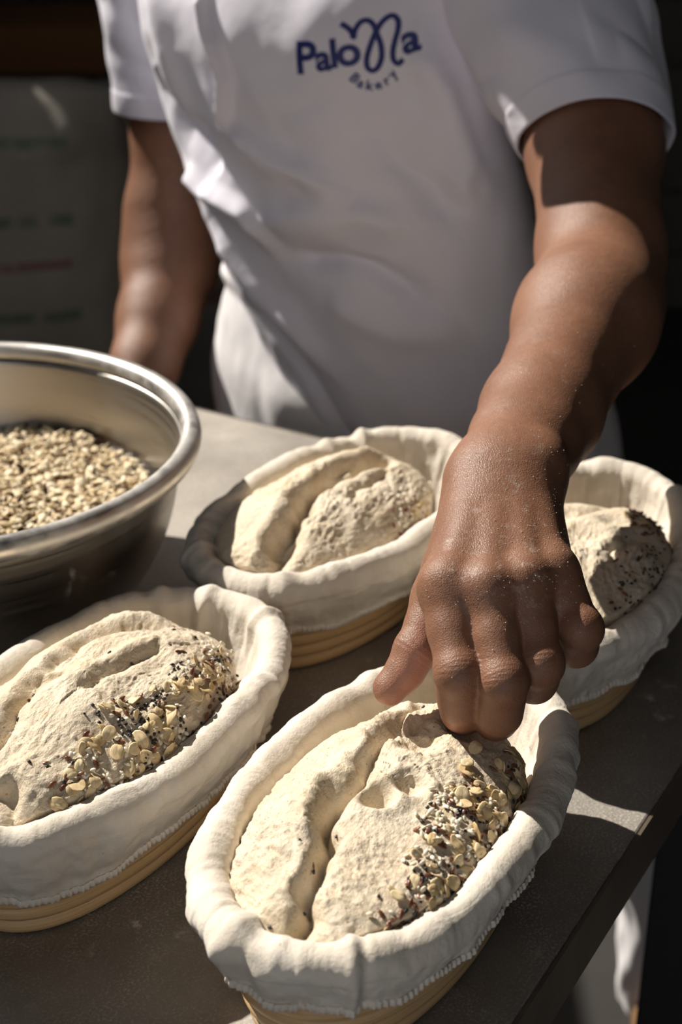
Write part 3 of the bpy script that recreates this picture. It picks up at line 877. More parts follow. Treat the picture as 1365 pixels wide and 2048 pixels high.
def nets(F):
    S = F < 0
    c = S[:-1, :-1, :-1].astype(np.int8)
    for dx in (0, 1):
        for dy in (0, 1):
            for dz in (0, 1):
                if dx or dy or dz:
                    c = c + S[dx:F.shape[0] - 1 + dx, dy:F.shape[1] - 1 + dy, dz:F.shape[2] - 1 + dz]
    act = (c > 0) & (c < 8)
    I = np.argwhere(act)
    vid = np.full(act.shape, -1, np.int32)
    vid[act] = np.arange(len(I))
    acc = np.zeros((len(I), 3)); cnt = np.zeros(len(I))
    corners = [(dx, dy, dz) for dx in (0, 1) for dy in (0, 1) for dz in (0, 1)]
    for a in corners:
        for k in range(3):
            if a[k]: continue
            bq = list(a); bq[k] = 1
            ia = I + np.array(a); ib = I + np.array(bq)
            fa = F[ia[:, 0], ia[:, 1], ia[:, 2]].astype(float); fb = F[ib[:, 0], ib[:, 1], ib[:, 2]].astype(float)
            m = (fa < 0) != (fb < 0)
            t = np.where(m, fa / np.where(m, fa - fb, 1), 0)
            P = np.stack([AX[q][ia[:, q]] * (1 - t) + AX[q][ib[:, q]] * t for q in range(3)], 1)
            acc[m] += P[m]; cnt[m] += 1
    V = acc / cnt[:, None]
    Fs = []
    for k in range(3):
        sl0 = [slice(1, -1)] * 3; sl1 = [slice(1, -1)] * 3
        sl0[k] = slice(0, -1); sl1[k] = slice(1, None)
        s0, s1 = S[tuple(sl0)], S[tuple(sl1)]
        E_ = np.argwhere(s0 != s1)
        off = np.array([1, 1, 1]); off[k] = 0
        E_ = E_ + off
        flip = S[E_[:, 0], E_[:, 1], E_[:, 2]]
        u, w = (k + 1) % 3, (k + 2) % 3
        def cell(du, dw):
            Q = E_.copy(); Q[:, u] -= du; Q[:, w] -= dw
            return vid[Q[:, 0], Q[:, 1], Q[:, 2]]
        quad = np.stack([cell(1, 1), cell(0, 1), cell(0, 0), cell(1, 0)], 1)
        quad[~flip] = quad[~flip][:, ::-1]
        Fs.append(quad)
    Fq = np.concatenate(Fs)
    return V, Fq[(Fq >= 0).all(1)]

def laplace(V, Fq, it, lam, wt=None):
    a = np.concatenate([Fq[:, 0], Fq[:, 1], Fq[:, 2], Fq[:, 3]]); b = np.concatenate([Fq[:, 1], Fq[:, 2], Fq[:, 3], Fq[:, 0]])
    n = len(V)
    deg = np.bincount(a, minlength=n) + np.bincount(b, minlength=n)
    for q in range(it):
        for l in (lam, -lam * 1.03):
            s = np.stack([np.bincount(a, V[b, k], n) + np.bincount(b, V[a, k], n) for k in range(3)], 1)
            dlt = (s / np.maximum(deg, 1)[:, None] - V) * l
            V = V + (dlt if wt is None else dlt * wt[:, None])
    return V

UP = np.array([0.0, 0.45, 0.89])
VIEW = np.array([0.0, -0.89, 0.45])                       # roughly out of the back of the hand
palm = Field()
# the back of the hand: a fan of metacarpals
dors = np.cross(J['MP'] - J['MI'], J['W'] - J['MM']); dors /= np.linalg.norm(dors)
if dors[2] < 0: dors = -dors
wr = [J['W'] + (J['MI'] - J['MP']) * q for q in (0.24, 0.09, -0.07, -0.22)]
for a_, m_, ra, rb in zip(wr, ('MI', 'MM', 'MR', 'MP'), (0.0165, 0.0170, 0.0165, 0.0150), (0.0120, 0.0118, 0.0112, 0.0108)):
    palm.cone(a_ - dors * 0.003, J[m_] - dors * 0.002, ra, rb, 0.018)
# palm flesh under the metacarpals
for a_, m_ in zip(wr, ('MI', 'MM', 'MR', 'MP')):
    palm.cone(a_ * 0.6 + J[m_] * 0.4 - dors * 0.012, J[m_] - dors * 0.010, 0.013, 0.010, 0.010)
# flesh between the metacarpals and webs between the fingers
MS = ('MI', 'MM', 'MR', 'MP'); PS = ('PI', 'PM', 'PR', 'PP')
for q in range(3):
    m0 = (J[MS[q]] + J[MS[q + 1]]) / 2; w0 = (wr[q] + wr[q + 1]) / 2; p0 = (J[PS[q]] + J[PS[q + 1]]) / 2
    palm.cone(w0 * 0.7 + m0 * 0.3 - dors * 0.001, m0 - dors * 0.0015, 0.0125, 0.0095, 0.012)
    palm.cone(m0 - dors * 0.002, m0 * 0.68 + p0 * 0.32 - dors * 0.0055, 0.0092, 0.0078, 0.007)
# knuckles and tendons
for m_, r in (('MI', 0.0098), ('MM', 0.0100), ('MR', 0.0092), ('MP', 0.0086)):
    palm.cone(J[m_] + dors * 0.0028, J[m_] + dors * 0.0028, r * 1.05, r * 1.05, 0.010)
for a_, m_, r in zip(wr, ('MI', 'MM', 'MR', 'MP'), (0.0028, 0.0030, 0.0028, 0.0024)):
    q0 = a_ * 0.55 + J[m_] * 0.45
    palm.cone(q0 + dors * 0.0092, J[m_] + dors * 0.0095, r * 0.6, r * 0.8, 0.009)
# thumb base (thenar) and web
palm.cone(J['CM'] - dors * 0.004, J['T1'], 0.0165, 0.0125, 0.012)
palm.cone(J['CM'] * 0.35 + J['T1'] * 0.65, J['MI'] * 0.85 + J['W'] * 0.15 - dors * 0.006, 0.009, 0.010, 0.012)
# forearm and upper arm
fl_n = dors
palm.cone(J['W'] - dors * 0.002, J['F3'], 0.0285, 0.0282, 0.014, fl_n, 0.74)
palm.cone(J['F3'], J['F3'] * 0.5 + J['F2'] * 0.5, 0.0282, 0.0300, 0.016, fl_n, 0.82)
palm.cone(J['F3'] * 0.5 + J['F2'] * 0.5, J['F2'], 0.0300, 0.0345, 0.016, fl_n, 0.92)
palm.cone(J['F2'], J['F1'], 0.0345, 0.0435, 0.016)
palm.cone(J['F1'], J['E'] + np.array([-0.006, 0, 0]), 0.0420, 0.0390, 0.03)
palm.cone(J['E'] + np.array([-0.006, 0, 0]), J['U2'], 0.0390, 0.0425, 0.03)
palm.cone(J['EB'] + np.array([-0.016, 0.004, 0.004]), J['EB'] * 0.4 + J['U2'] * 0.6 + np.array([-0.006, 0, 0]), 0.0265, 0.032, 0.016)
palm.cone(J['U2'], J['U1'], 0.0435, 0.0495, 0.02)
palm.cone(J['U1'], J['S'], 0.0495, 0.056, 0.02)
palm.cone(J['W'] + np.array([0.0225, 0.006, 0.010]), J['W'] + np.array([0.0225, 0.012, 0.010]), 0.0085, 0.0085, 0.012)   # ulna head
# fingers
fing = Field()
def finger(ch, rr, k=0.004, pads=True):
    f = Field.__new__(Field)
    lo = np.min([c for c in ch], 0) - 0.03; hi = np.max([c for c in ch], 0) + 0.03
    f.F = np.full(fing.F.shape, 0.5, np.float32) if False else None
    return lo, hi
def add_finger(ch, rr, dorsal):
    lo = np.min(ch, 0) - 0.025; hi = np.max(ch, 0) + 0.025
    sl = fing.sub(lo, hi)
    keep = fing.F[sl].copy()
    fing.F[sl] = 0.5
    for i in range(len(ch) - 1):
        fing.cone(ch[i], ch[i + 1], rr[i], rr[i + 1], 0.004)
    # joint knob on the dorsal side, soft pads on the palmar side
    for i in (1, 2):
        if i < len(ch) - 0:
            fing.cone(ch[i] + dorsal * 0.0012, ch[i] + dorsal * 0.0012, rr[i] * 0.98, rr[i] * 0.98, 0.004)
    for i in range(len(ch) - 1):
        mid = (np.array(ch[i]) + ch[i + 1]) / 2 - dorsal * 0.0022
        fing.cone(mid, mid, (rr[i] + rr[i + 1]) / 2 * 0.97, (rr[i] + rr[i + 1]) / 2 * 0.97, 0.006)
    D = fing.F[sl].copy()
    fing.F[sl] = keep
    fing.blend(sl, D, 0.0012)
dr = np.array([0.0, -0.75, 0.66])
add_finger([J['MI'], J['PI'], J['DI'], J['TI']], [0.0123, 0.0118, 0.0110, 0.0102], dr)
add_finger([J['MM'], J['PM'], J['DM'], J['TM']], [0.0122, 0.0119, 0.0111, 0.0104], dr)
add_finger([J['MR'], J['PR'], J['DR'], J['TR']], [0.0117, 0.0114, 0.0107, 0.0096], dr)
add_finger([J['MP'], J['PP'], J['DP'], J['TP']], [0.0114, 0.0112, 0.0104, 0.0090], np.array([0.6, -0.6, 0.5]))
add_finger([J['T1'], J['T2'], J['T3']], [0.0122, 0.0106, 0.0082], np.array([-0.8, 0.3, 0.5]))
lo, hi = np.array([-0.02, 0.61, 0.05]), np.array([0.17, 0.80, 0.24])
sl = palm.sub(lo, hi)
palm.blend(sl, fing.F[sl], 0.0075)
del fing
# torso under the shirt, other arm, resting hand
body = palm
body.cone((0.0, 1.41, 0.36), (0.05, 1.41, 0.05), 0.085, 0.085, 0.05, (0.47, 0.88, 0), 0.8)
body.cone((-0.07, 1.44, 0.33), (-0.01, 1.44, 0.05), 0.07, 0.07, 0.05)
body.cone((0.08, 1.37, 0.33), (0.11, 1.39, 0.03), 0.068, 0.07, 0.05)
body.cone(J['S'], (0.02, 1.41, 0.40), 0.055, 0.06, 0.05)
body.cone(J['S2'], (0.0, 1.42, 0.40), 0.055, 0.06, 0.05)
body.cone((0.01, 1.41, 0.40), (0.0, 1.38, 0.50), 0.06, 0.054, 0.04)
# head, bowed over the table (above the picture)
body.cone((0.0, 1.38, 0.50), (-0.010, 1.355, 0.63), 0.054, 0.056, 0.03)
body.cone((-0.012, 1.372, 0.620), (-0.020, 1.310, 0.630), 0.074, 0.073, 0.03)
body.cone((-0.022, 1.300, 0.575), (-0.030, 1.265, 0.523), 0.060, 0.034, 0.03)
body.cone((-0.031, 1.262, 0.515), (-0.031, 1.262, 0.515), 0.026, 0.026, 0.02)
body.cone((-0.030, 1.240, 0.615), (-0.033, 1.226, 0.575), 0.008, 0.014, 0.010)
body.cone((-0.055, 1.246, 0.627), (-0.005, 1.240, 0.627), 0.010, 0.010, 0.012)
body.cone((-0.045, 1.245, 0.547), (-0.016, 1.243, 0.547), 0.009, 0.009, 0.008)
for ex in (-0.092, 0.056):
    body.cone((ex, 1.345, 0.615), (ex, 1.348, 0.575), 0.022, 0.014, 0.008, (1, 0, 0), 0.35)
body.cone(J['S2'], J['V1'], 0.0583, 0.0488, 0.03)
body.cone(J['V1'], J['V2'], 0.0488, 0.0472, 0.02)
body.cone(J['V2'], J['E2'], 0.0472, 0.0488, 0.02)
body.cone(J['E2'], J['G1'], 0.0488, 0.0392, 0.02)
body.cone(J['G1'], J['G2'], 0.0392, 0.0318, 0.02)
body.cone(J['G2'], J['W2'], 0.0318, 0.0276, 0.02)
w2 = J['W2']
hd = np.array([-0.12, 0.10, -0.99])                      # the other hand hangs behind the table edge
body.cone(w2, w2 + hd * 0.055, 0.024, 0.030, 0.02, (1, 0, 0), 0.7)
for q, (dx_, ln) in enumerate(((-0.028, 0.9), (-0.010, 1.0), (0.008, 0.95), (0.026, 0.75))):
    k0 = w2 + hd * 0.065 + np.array([0, dx_, 0]); k1 = k0 + hd * 0.042 * ln + np.array([0.004, 0, 0]); k2 = k1 + hd * 0.036 * ln + np.array([0.012, 0, 0])
    body.cone(k0, k1, 0.0115, 0.0100, 0.008); body.cone(k1, k2, 0.0100, 0.0085, 0.005)
body.cone(w2 + hd * 0.02 + np.array([0.0, -0.022, 0]), w2 + hd * 0.085 + np.array([0.012, -0.042, 0]), 0.014, 0.0095, 0.010)
bV, bF = nets(body.F)
del body, palm
bV = laplace(bV, bF, 4, 0.5)
body_me = mesh('body', bV, bF, M_skin)
# attributes: flour dusting, paler palm side, joint wrinkles
nrm = np.empty(len(body_me.vertices) * 3, np.float32); body_me.vertices.foreach_get('normal', nrm); nrm = nrm.reshape(-1, 3)
co = np.empty(len(body_me.vertices) * 3, np.float32); body_me.vertices.foreach_get('co', co); co = co.reshape(-1, 3)
def near(P, r):
    return np.exp(-(((co - np.array(P)) ** 2).sum(1)) / r ** 2)
kn = (J['MI'] + J['MM'] + J['MR'] + J['MP']) / 4
flour = np.clip(near(kn * 0.55 + J['W'] * 0.45 + dors * 0.012, 0.045) * 0.95 + near(J['MR'] + dors * 0.01, 0.025) + near(J['MI'] + dors * 0.01, 0.02) * 0.4 + near(J['PI'], 0.018) * 0.5 + near(J['F2'], 0.08) * 0.35, 0, 1)
flour *= np.clip((nrm @ dors) * 1.5 + 0.1, 0, 1)
palm_a = np.clip(near(J['T3'], 0.03) * 1.3 + near(J['T2'], 0.022) * 0.8 + near(J['TI'], 0.012) * 0.5, 0, 1) * np.clip((nrm @ np.array([0.55, -0.75, -0.35])) * 1.6 + 0.35, 0, 1) * 0.75
wr_ = np.zeros(len(co))
for a_, b_ in (('MI', 'PI'), ('MM', 'PM'), ('MR', 'PR')):
    ax_ = J[b_] - J[a_]; ax_ = ax_ / np.linalg.norm(ax_)
    t_ = (co - J[b_]) @ ax_
    bend = t_ + 14.0 * (((co - J[b_])[:, 0]) ** 2) * np.sign(t_ + 1e-6)
    wr_ += np.exp(-(t_ / 0.006) ** 2) * near(J[b_], 0.016) * np.cos(bend * 2 * np.pi / 0.0027) * np.clip(nrm @ dr + 0.3, 0, 1)
ax_ = (J['T3'] - J['T2']); ax_ /= np.linalg.norm(ax_)
wr_ += np.exp(-(((co - J['T2']) @ ax_) / 0.004) ** 2) * near(J['T2'], 0.016) * np.cos(((co - J['T2']) @ ax_) * 2 * np.pi / 0.0032)
for nm, arr in (('flour', flour), ('palm', palm_a), ('wrinkle', wr_)):
    at_ = body_me.attributes.new(nm, 'FLOAT', 'POINT'); at_.data.foreach_set('value', arr.astype(np.float32))
body_o = pobj('body', body_me)
body_o['label'] = 'brown skin of the arms, one hand pressing into dough'
# grains of flour stuck to the back of the hand
rng3 = np.random.default_rng(8)
wgt = flour * (co[:, 1] < 0.95); wgt = wgt / wgt.sum()
pick = rng3.choice(len(co), 620, p=wgt)
octv = np.array([(1, 0, 0), (-1, 0, 0), (0, 1, 0), (0, -1, 0), (0, 0, 1), (0, 0, -1)], float)
octf = [(0, 2, 4), (2, 1, 4), (1, 3, 4), (3, 0, 4), (2, 0, 5), (1, 2, 5), (3, 1, 5), (0, 3, 5)]
Vs, Fs = [], []
for n_, q in enumerate(pick):
    r = rng3.uniform(0.00012, 0.00034)
    Vs.append(co[q] + rng3.normal(0, 0.0006, 3) * (1 - np.abs(nrm[q])) + nrm[q] * r * 0.5 + octv * r)
    Fs += [tuple(i + 6 * n_ for i in f) for f in octf]
M_flour, nt, b = mat('white_flour', (0.82, 0.77, 0.69), 0.8)
bump(nt, b, nz(nt, 900, 2, 0.5, coord(nt)), 0.3, 0.0003)
fo_ = pobj('flour_grains', mesh('flour_grains', np.concatenate(Vs), Fs, M_flour, smooth=False), body_o)
fo_['kind'] = 'stuff'

# --- short dark hair
M_hair, nt, b = mat('short_black_hair', (0.018, 0.013, 0.010), 0.55)
bump(nt, b, nz(nt, 1.0, 3, 0.6, coord(nt, (700, 700, 90))), 0.8, 0.002)
th = np.linspace(0, 2 * np.pi, 64, endpoint=False)
rows = []
for p_ in np.linspace(0.02, 1.0, 26):
    lim = math.pi * (0.36 + 0.20 * 0.5) * p_
    low = (0.36 + 0.24 * (0.5 + 0.5 * np.sin(th))) * math.pi * p_ * 1.05       # lower at the back (+y)
    r_ = 0.084 + 0.0025 * noise(np.stack([np.cos(th) * 9, np.sin(th) * 9, low * 9], 1), 31)
    rows.append(np.stack([-0.016 + r_ * np.sin(low) * np.cos(th) * 0.98, 1.343 + (r_ + 0.022) * np.sin(low) * np.sin(th), 0.627 + r_ * np.cos(low)], 1))
rows.append(np.stack([-0.016 + (rows[-1][:, 0] + 0.016) * 0.8, 1.343 + (rows[-1][:, 1] - 1.343) * 0.8, rows[-1][:, 2]], 1))
pobj('hair', mesh('hair', np.array(rows).reshape(-1, 3), grid_faces(len(rows), 64), M_hair))

# --- T-shirt
PHI = math.radians(-32)
E1 = np.array([math.cos(PHI), math.sin(PHI), 0]); E2 = np.array([-math.sin(PHI), math.cos(PHI), 0])
SEC = np.array([(-0.1, 0.1341, 1.39, 0.1349, 0.118), (-0.05, 0.1104, 1.385, 0.143, 0.118), (0.0, 0.0827, 1.385, 0.1517, 0.117), (0.05, 0.0597, 1.39, 0.1565, 0.115),
                (0.1, 0.0409, 1.39, 0.1629, 0.112), (0.15, 0.0257, 1.39, 0.1684, 0.11), (0.2, 0.0099, 1.39, 0.1697, 0.11), (0.25, -0.0046, 1.39, 0.1713, 0.11),
                (0.3, -0.0182, 1.39, 0.1733, 0.11), (0.36, -0.0249, 1.395, 0.1733, 0.105), (0.4, -0.014, 1.4, 0.172, 0.092), (0.43, -0.006, 1.4, 0.155, 0.08),
                (0.46, 0.0, 1.4, 0.105, 0.072), (0.475, 0.0, 1.4, 0.08, 0.068)])
NZ, NTH = 330, 460
zz_ = np.linspace(-0.10, 0.475, NZ)
TH_ = np.linspace(0, 2 * np.pi, NTH, endpoint=False)
cxs, cys, As, Bs = [smooth_interp(zz_, SEC[:, 0], SEC[:, k]) for k in (1, 2, 3, 4)]
ee = 2.0
cu, su = np.cos(TH_), np.sin(TH_)
LX = np.sign(cu) * np.abs(cu) ** (2 / ee) * As[:, None]
LY = np.sign(su) * np.abs(su) ** (2 / ee) * Bs[:, None]
Zg = np.repeat(zz_[:, None], NTH, 1)
front = np.clip(-su * 2.2 + 0.35, 0, 1)[None, :]
FOLDS = [  # polyline (sideways, height) on the chest, amplitude, width
    ([(-0.046, 0.385), (-0.0386, 0.359), (-0.0259, 0.333), (-0.0202, 0.306), (-0.0245, 0.286), (-0.0356, 0.263)], 0.0075, 0.0055),
    ([(-0.0356, 0.263), (-0.0057, 0.246), (0.0312, 0.232), (0.0664, 0.211)], 0.0075, 0.0150),
    ([(-0.125, 0.205), (-0.1069, 0.201), (-0.0751, 0.190), (-0.0435, 0.185), (-0.0295, 0.160)], 0.0085, 0.0100),
    ([(-0.0296, 0.180), (0.0227, 0.193), (0.0675, 0.198), (0.1057, 0.196)], 0.0065, 0.0140),
    ([(-0.0197, 0.151), (0.0392, 0.160), (0.0697, 0.150), (0.1038, 0.128)], -0.0070, 0.0110),
    ([(-0.1157, 0.164), (-0.0759, 0.119), (-0.043, 0.089), (-0.0066, 0.050)], 0.0075, 0.0140),
    ([(-0.135, 0.300), (-0.110, 0.250), (-0.0692, 0.229)], -0.0100, 0.0180),
    ([(-0.105, 0.375), (-0.1018, 0.353), (-0.0963, 0.313), (-0.0824, 0.265)], 0.0040, 0.0160),
    ([(0.1433, 0.348), (0.1500, 0.307), (0.1520, 0.255), (0.1500, 0.193)], 0.0050, 0.0100),
    ([(0.0972, 0.284), (0.1160, 0.242), (0.1463, 0.196)], -0.0050, 0.0160),
    ([(-0.085, 0.10), (-0.055, 0.05), (-0.03, -0.02)], -0.0070, 0.0120),
    ([(0.01, 0.12), (0.07, 0.10), (0.125, 0.10)], 0.0040, 0.0180),
    ([(0.045, 0.29), (0.060, 0.26), (0.050, 0.23)], 0.0025, 0.0200)]
Dd = np.zeros_like(LX)
P3 = np.stack([LX, LY, Zg], -1)
wx = LX + 0.004 * noise(P3 * 40, 91); wz = Zg + 0.004 * noise(P3 * 40, 92)
for pts, amp, wd in FOLDS:
    d, t, sd = poly_dist(wx, wz, pts)
    Dd += 1.9 * amp * np.exp(-(d / wd) ** 2) * np.clip(np.minimum(t, 1 - t) * 5 + 0.25, 0, 1) * front
Dd += fbm(np.stack([LX * 14 - Zg * 6, LY * 10, Zg * 13 + LX * 8], -1), 3, 95) * 0.0030
nl = np.stack([np.sign(cu) * np.abs(cu) ** (2 - 2 / ee) / np.maximum(As[:, None], 1e-3), np.sign(su) * np.abs(su) ** (2 - 2 / ee) / np.maximum(Bs[:, None], 1e-3)], -1)
nl /= np.linalg.norm(nl, axis=-1, keepdims=True) + 1e-9
LX2 = LX + nl[..., 0] * Dd; LY2 = LY + nl[..., 1] * Dd
SV = np.stack([cxs[:, None] + LX2 * E1[0] + LY2 * E2[0], cys[:, None] + LX2 * E1[1] + LY2 * E2[1], Zg], -1)
torso_F = grid_faces(NZ, NTH)

def sleeve(a, bpt, ra, rb, seed, ref, tilt=0.0, thick=0.0022, squash=1.0):
    """tube from the shoulder a to the cuff bpt, hem band and inner lining"""
    a, bpt = np.array(a, float), np.array(bpt, float)
    ax_ = bpt - a; L = np.linalg.norm(ax_); ax_ /= L
    u = np.cross(ax_, ref); u /= np.linalg.norm(u); w = np.cross(ax_, u)
    n, m = 110, 200
    th = np.linspace(0, 2 * np.pi, m, endpoint=False)
    rows = []
    ts = np.linspace(0, 1, n)
    for t in ts:
        r = ra + (rb - ra) * t
        P = np.stack([np.cos(th), np.sin(th), np.full(m, t * 2.2)], 1)
        d = fbm(P * np.array([1.1, 1.1, 1.5]) + seed, 2, seed) * 0.0060 * min(1, (1.02 - t) * 6 + 0.35) + np.abs(noise(P * np.array([1.7, 1.7, 2.6]) + np.stack([0 * th, 0 * th, th * 0.9], 1), seed + 5)) * 0.004 * min(1, (1 - t) * 4)
        if t > 1 - 0.022 / L: d = d + 0.0009
        rad_ = np.cos(th)[:, None] * u + np.sin(th)[:, None] * w
        rows.append(a + ax_ * (L * t + tilt * t * t * rad_[:, :1]) + rad_ * (r + d)[:, None])
    # rounded shoulder cap closing the top
    top = rows[0]; ct = top.mean(0)
    cap = [ct - ax_ * (ra * 0.25 * math.cos(q)) + (top - ct) * max(math.sin(q), 0.001) for q in np.linspace(0, math.pi / 2, 14)[:-1]]
    rows = cap + rows
    # turn inside
    last = rows[-1]; cen = last.mean(0)
    for dd, back in ((0.0004, -0.0009), (thick * 0.6, -0.0012), (thick, 0.0), (thick + 0.0004, 0.012), (thick + 0.001, 0.035)):
        rad = last - cen; rl = np.linalg.norm(rad, axis=1, keepdims=True)
        rows.append(last - rad / rl * dd - ax_ * back)
    return np.array(rows)
sl_r = sleeve(J['S'] + np.array([-0.045, 0.02, 0.050]), J['U1'] + np.array([0.0, 0.004, 0.006]), 0.092, 0.0575, 7, np.array([1.0, 0, 0]), 0.0145)
sl_l = sleeve(J['S2'] + np.array([0.012, -0.02, 0.05]), J['V1'] + np.array([-0.003, 0.0, 0.018]), 0.084, 0.065, 19, np.array([1.0, 0, 0]))
parts_V = [SV.reshape(-1, 3)]; parts_F = [torso_F]; off = NZ * NTH
for s_ in (sl_r, sl_l):
    parts_V.append(s_.reshape(-1, 3)); parts_F.append(grid_faces(s_.shape[0], s_.shape[1], flip=True) + off); off += s_.shape[0] * s_.shape[1]
shirt_me = mesh('shirt', np.concatenate(parts_V), np.concatenate(parts_F), M_shirt)
bvh = BVHTree.FromPolygons([Vector(q) for q in parts_V[0]], [tuple(int(i) for i in f) for f in torso_F])
shirt_o = pobj('shirt', shirt_me)
shirt_o['label'] = 'white short-sleeved T-shirt with navy logo on the chest'

# --- embroidered logo, laid out flat in millimetres, then wrapped on the chest
LOGO_O = np.array([0.0115, 1.262, 0.3325])
LN = Vector((-E2[0], -E2[1], 0.0)).normalized()
LU = Vector((E1[0], E1[1], 0.0)).normalized()
LW = Vector((0, 0, 1))
rot = math.radians(4)
LU2 = LU * math.cos(rot) + LW * math.sin(rot); LW2 = LW * math.cos(rot) - LU * math.sin(rot)
def wrap(me, x, y, ang, name, parent, raise_=0.0008, sc=1.0):
    ca, sa = math.cos(ang), math.sin(ang)
    for vtx in me.vertices:
        px_, py_, pz_ = vtx.co
        X, Y = x + (px_ * ca - py_ * sa) * sc, y + (px_ * sa + py_ * ca) * sc
        p = Vector(LOGO_O) + LU2 * X + LW2 * Y + LN * 0.2
        hit = bvh.ray_cast(p, -LN)
        q = hit[0] if hit[0] else p - LN * 0.2
        vtx.co = q + LN * (raise_ * (0.25 if pz_ <= 0 else 1.0))
    me.materials.clear(); me.materials.append(M_navy)
    return pobj(name, me, parent)
def glyph(ch, size, bold):
    cu_ = bpy.data.curves.new('glyph', 'FONT')
    cu_.body = ch; cu_.size = size; cu_.extrude = 0.0004; cu_.offset = bold
    cu_.align_x = 'CENTER'; cu_.align_y = 'BOTTOM_BASELINE'
    o = bpy.data.objects.new('glyph', cu_); C.objects.link(o)
    bpy.context.view_layer.update()
    me = bpy.data.meshes.new_from_object(o.evaluated_get(bpy.context.evaluated_depsgraph_get()))
    bpy.data.objects.remove(o); bpy.data.curves.remove(cu_)
    bm = bmesh.new(); bm.from_mesh(me)
    bmesh.ops.subdivide_edges(bm, edges=[e for e in bm.edges if e.calc_length() > 0.004], cuts=2)
    bm.to_mesh(me); bm.free()
    return me
def stroke(pts, r, n=8):
    """flattened tube along a smooth path"""
    P = np.array(pts, float)
    t = np.arange(len(P)); tt = np.linspace(0, len(P) - 1, (len(P) - 1) * 7 + 1)
    Q = np.stack([smooth_interp(tt, t, P[:, k]) for k in (0, 1)], 1)
    d = np.gradient(Q, axis=0); d /= np.linalg.norm(d, axis=1, keepdims=True) + 1e-9
    nn = np.stack([-d[:, 1], d[:, 0]], 1)
    V, F = [], []
    for q, m_ in zip(Q, nn):
        V += [(q[0] + m_[0] * r, q[1] + m_[1] * r, 0.0), (q[0] + m_[0] * r * 0.85, q[1] + m_[1] * r * 0.85, 0.0004), (q[0] - m_[0] * r * 0.85, q[1] - m_[1] * r * 0.85, 0.0004), (q[0] - m_[0] * r, q[1] - m_[1] * r, 0.0)]
    for i in range(len(Q) - 1):
        for k in range(3):
            F.append((4 * i + k, 4 * i + k + 1, 4 * i + 4 + k + 1, 4 * i + 4 + k))
    F += [(0, 1, 2, 3), tuple(4 * (len(Q) - 1) + k for k in (3, 2, 1, 0))]
    return mesh('stroke', V, F, M_navy)
K = 0.000104                                   # metres per logo unit (logo traced at 1365 units wide)
def LG(x, y): return ((x - 615) * K, (400 - y) * K)
for ch, x, y, sz, ang in (('P', 240, 520, 300, 3), ('a', 384, 498, 245, 6), ('l', 466, 478, 262, 7), ('o', 572, 466, 275, 8), ('a', 1000, 392, 268, 14)):
    X, Y = LG(x, y)
    wrap(glyph(ch, sz * K * 1.12, 0.0009), X, Y, math.radians(ang) - rot * 0.4, 'letter', shirt_o)
m_path = [(505, 165), (545, 190), (580, 225), (597, 268), (605, 215), (640, 160), (690, 152), (730, 190), (752, 250), (780, 330), (785, 420), (760, 495), (722, 520), (690, 490), (688, 420), (715, 320), (750, 225), (795, 155), (850, 125), (888, 165), (890, 230), (872, 310), (860, 390), (866, 450), (898, 478), (935, 445)]
wrap(stroke([LG(*q) for q in m_path], 0.00205), 0, 0, 0, 'letter', shirt_o)
for k, ch in enumerate('Bakery'):
    t = (k - 2.5) / 2.5
    x = 728 + 178 * math.sin(t * 1.0); y = 478 + 178 * math.cos(t * 1.0) + 8 - t * 8
    X, Y = LG(x, y)
    wrap(glyph(ch, 104 * K, 0.00018), X, Y, math.radians(46 * t), 'letter', shirt_o)

# --- trousers: hips and two legs
HS = np.array([(-0.16, 0.078, 1.415, 0.216, 0.118), (-0.1, 0.0725, 1.41, 0.231, 0.12), (-0.05, 0.0683, 1.41, 0.2258, 0.12), (0.0, 0.0638, 1.41, 0.2186, 0.12),
                (0.03, 0.0616, 1.41, 0.2117, 0.11), (0.07, 0.0584, 1.41, 0.1951, 0.1), (0.1, 0.0538, 1.41, 0.1787, 0.09), (0.115, 0.05, 1.41, 0.1, 0.06)])
nz_, nt_ = 90, 260
zt = np.linspace(-0.16, 0.115, nz_); tt_ = np.linspace(0, 2 * np.pi, nt_, endpoint=False)
hx, hy, hA, hB = [smooth_interp(zt, HS[:, 0], HS[:, k]) for k in (1, 2, 3, 4)]
c_, s_ = np.cos(tt_), np.sin(tt_)
lx_ = np.sign(c_) * np.abs(c_) ** 1.0 * hA[:, None]; ly_ = np.sign(s_) * np.abs(s_) ** 1.0 * hB[:, None]
dn = fbm(np.stack([lx_ * 16, ly_ * 16, np.repeat(zt[:, None], nt_, 1) * 9], -1), 3, 55) * 0.004
k_ = 1 + dn / 0.16
TV = np.stack([hx[:, None] + (lx_ * E1[0] + ly_ * E2[0]) * k_, hy[:, None] + (lx_ * E1[1] + ly_ * E2[1]) * k_, np.repeat(zt[:, None], nt_, 1)], -1)
def leg_tube(pts, rr, seed):
    P = np.array(pts); t = np.arange(len(P)); q = np.linspace(0, len(P) - 1, 70)
    Cc = np.stack([smooth_interp(q, t, P[:, k]) for k in range(3)], 1); R_ = smooth_interp(q, t, rr)
    th = np.linspace(0, 2 * np.pi, 72, endpoint=False)
    rows = []
    for c0, r in zip(Cc, R_):
        d = fbm(np.stack([np.cos(th) * 2, np.sin(th) * 2, np.full(72, c0[2] * 9)], 1), 3, seed) * 0.006
        rows.append(np.stack([c0[0] + np.cos(th) * (r + d), c0[1] + np.sin(th) * (r + d), np.full(72, c0[2])], 1))
    return np.array(rows)
leg1 = leg_tube([(0.17, 1.39, -0.10), (0.245, 1.39, -0.30), (0.325, 1.40, -0.48), (0.390, 1.43, -0.68), (0.405, 1.46, -0.855)], [0.105, 0.096, 0.076, 0.062, 0.058], 3)
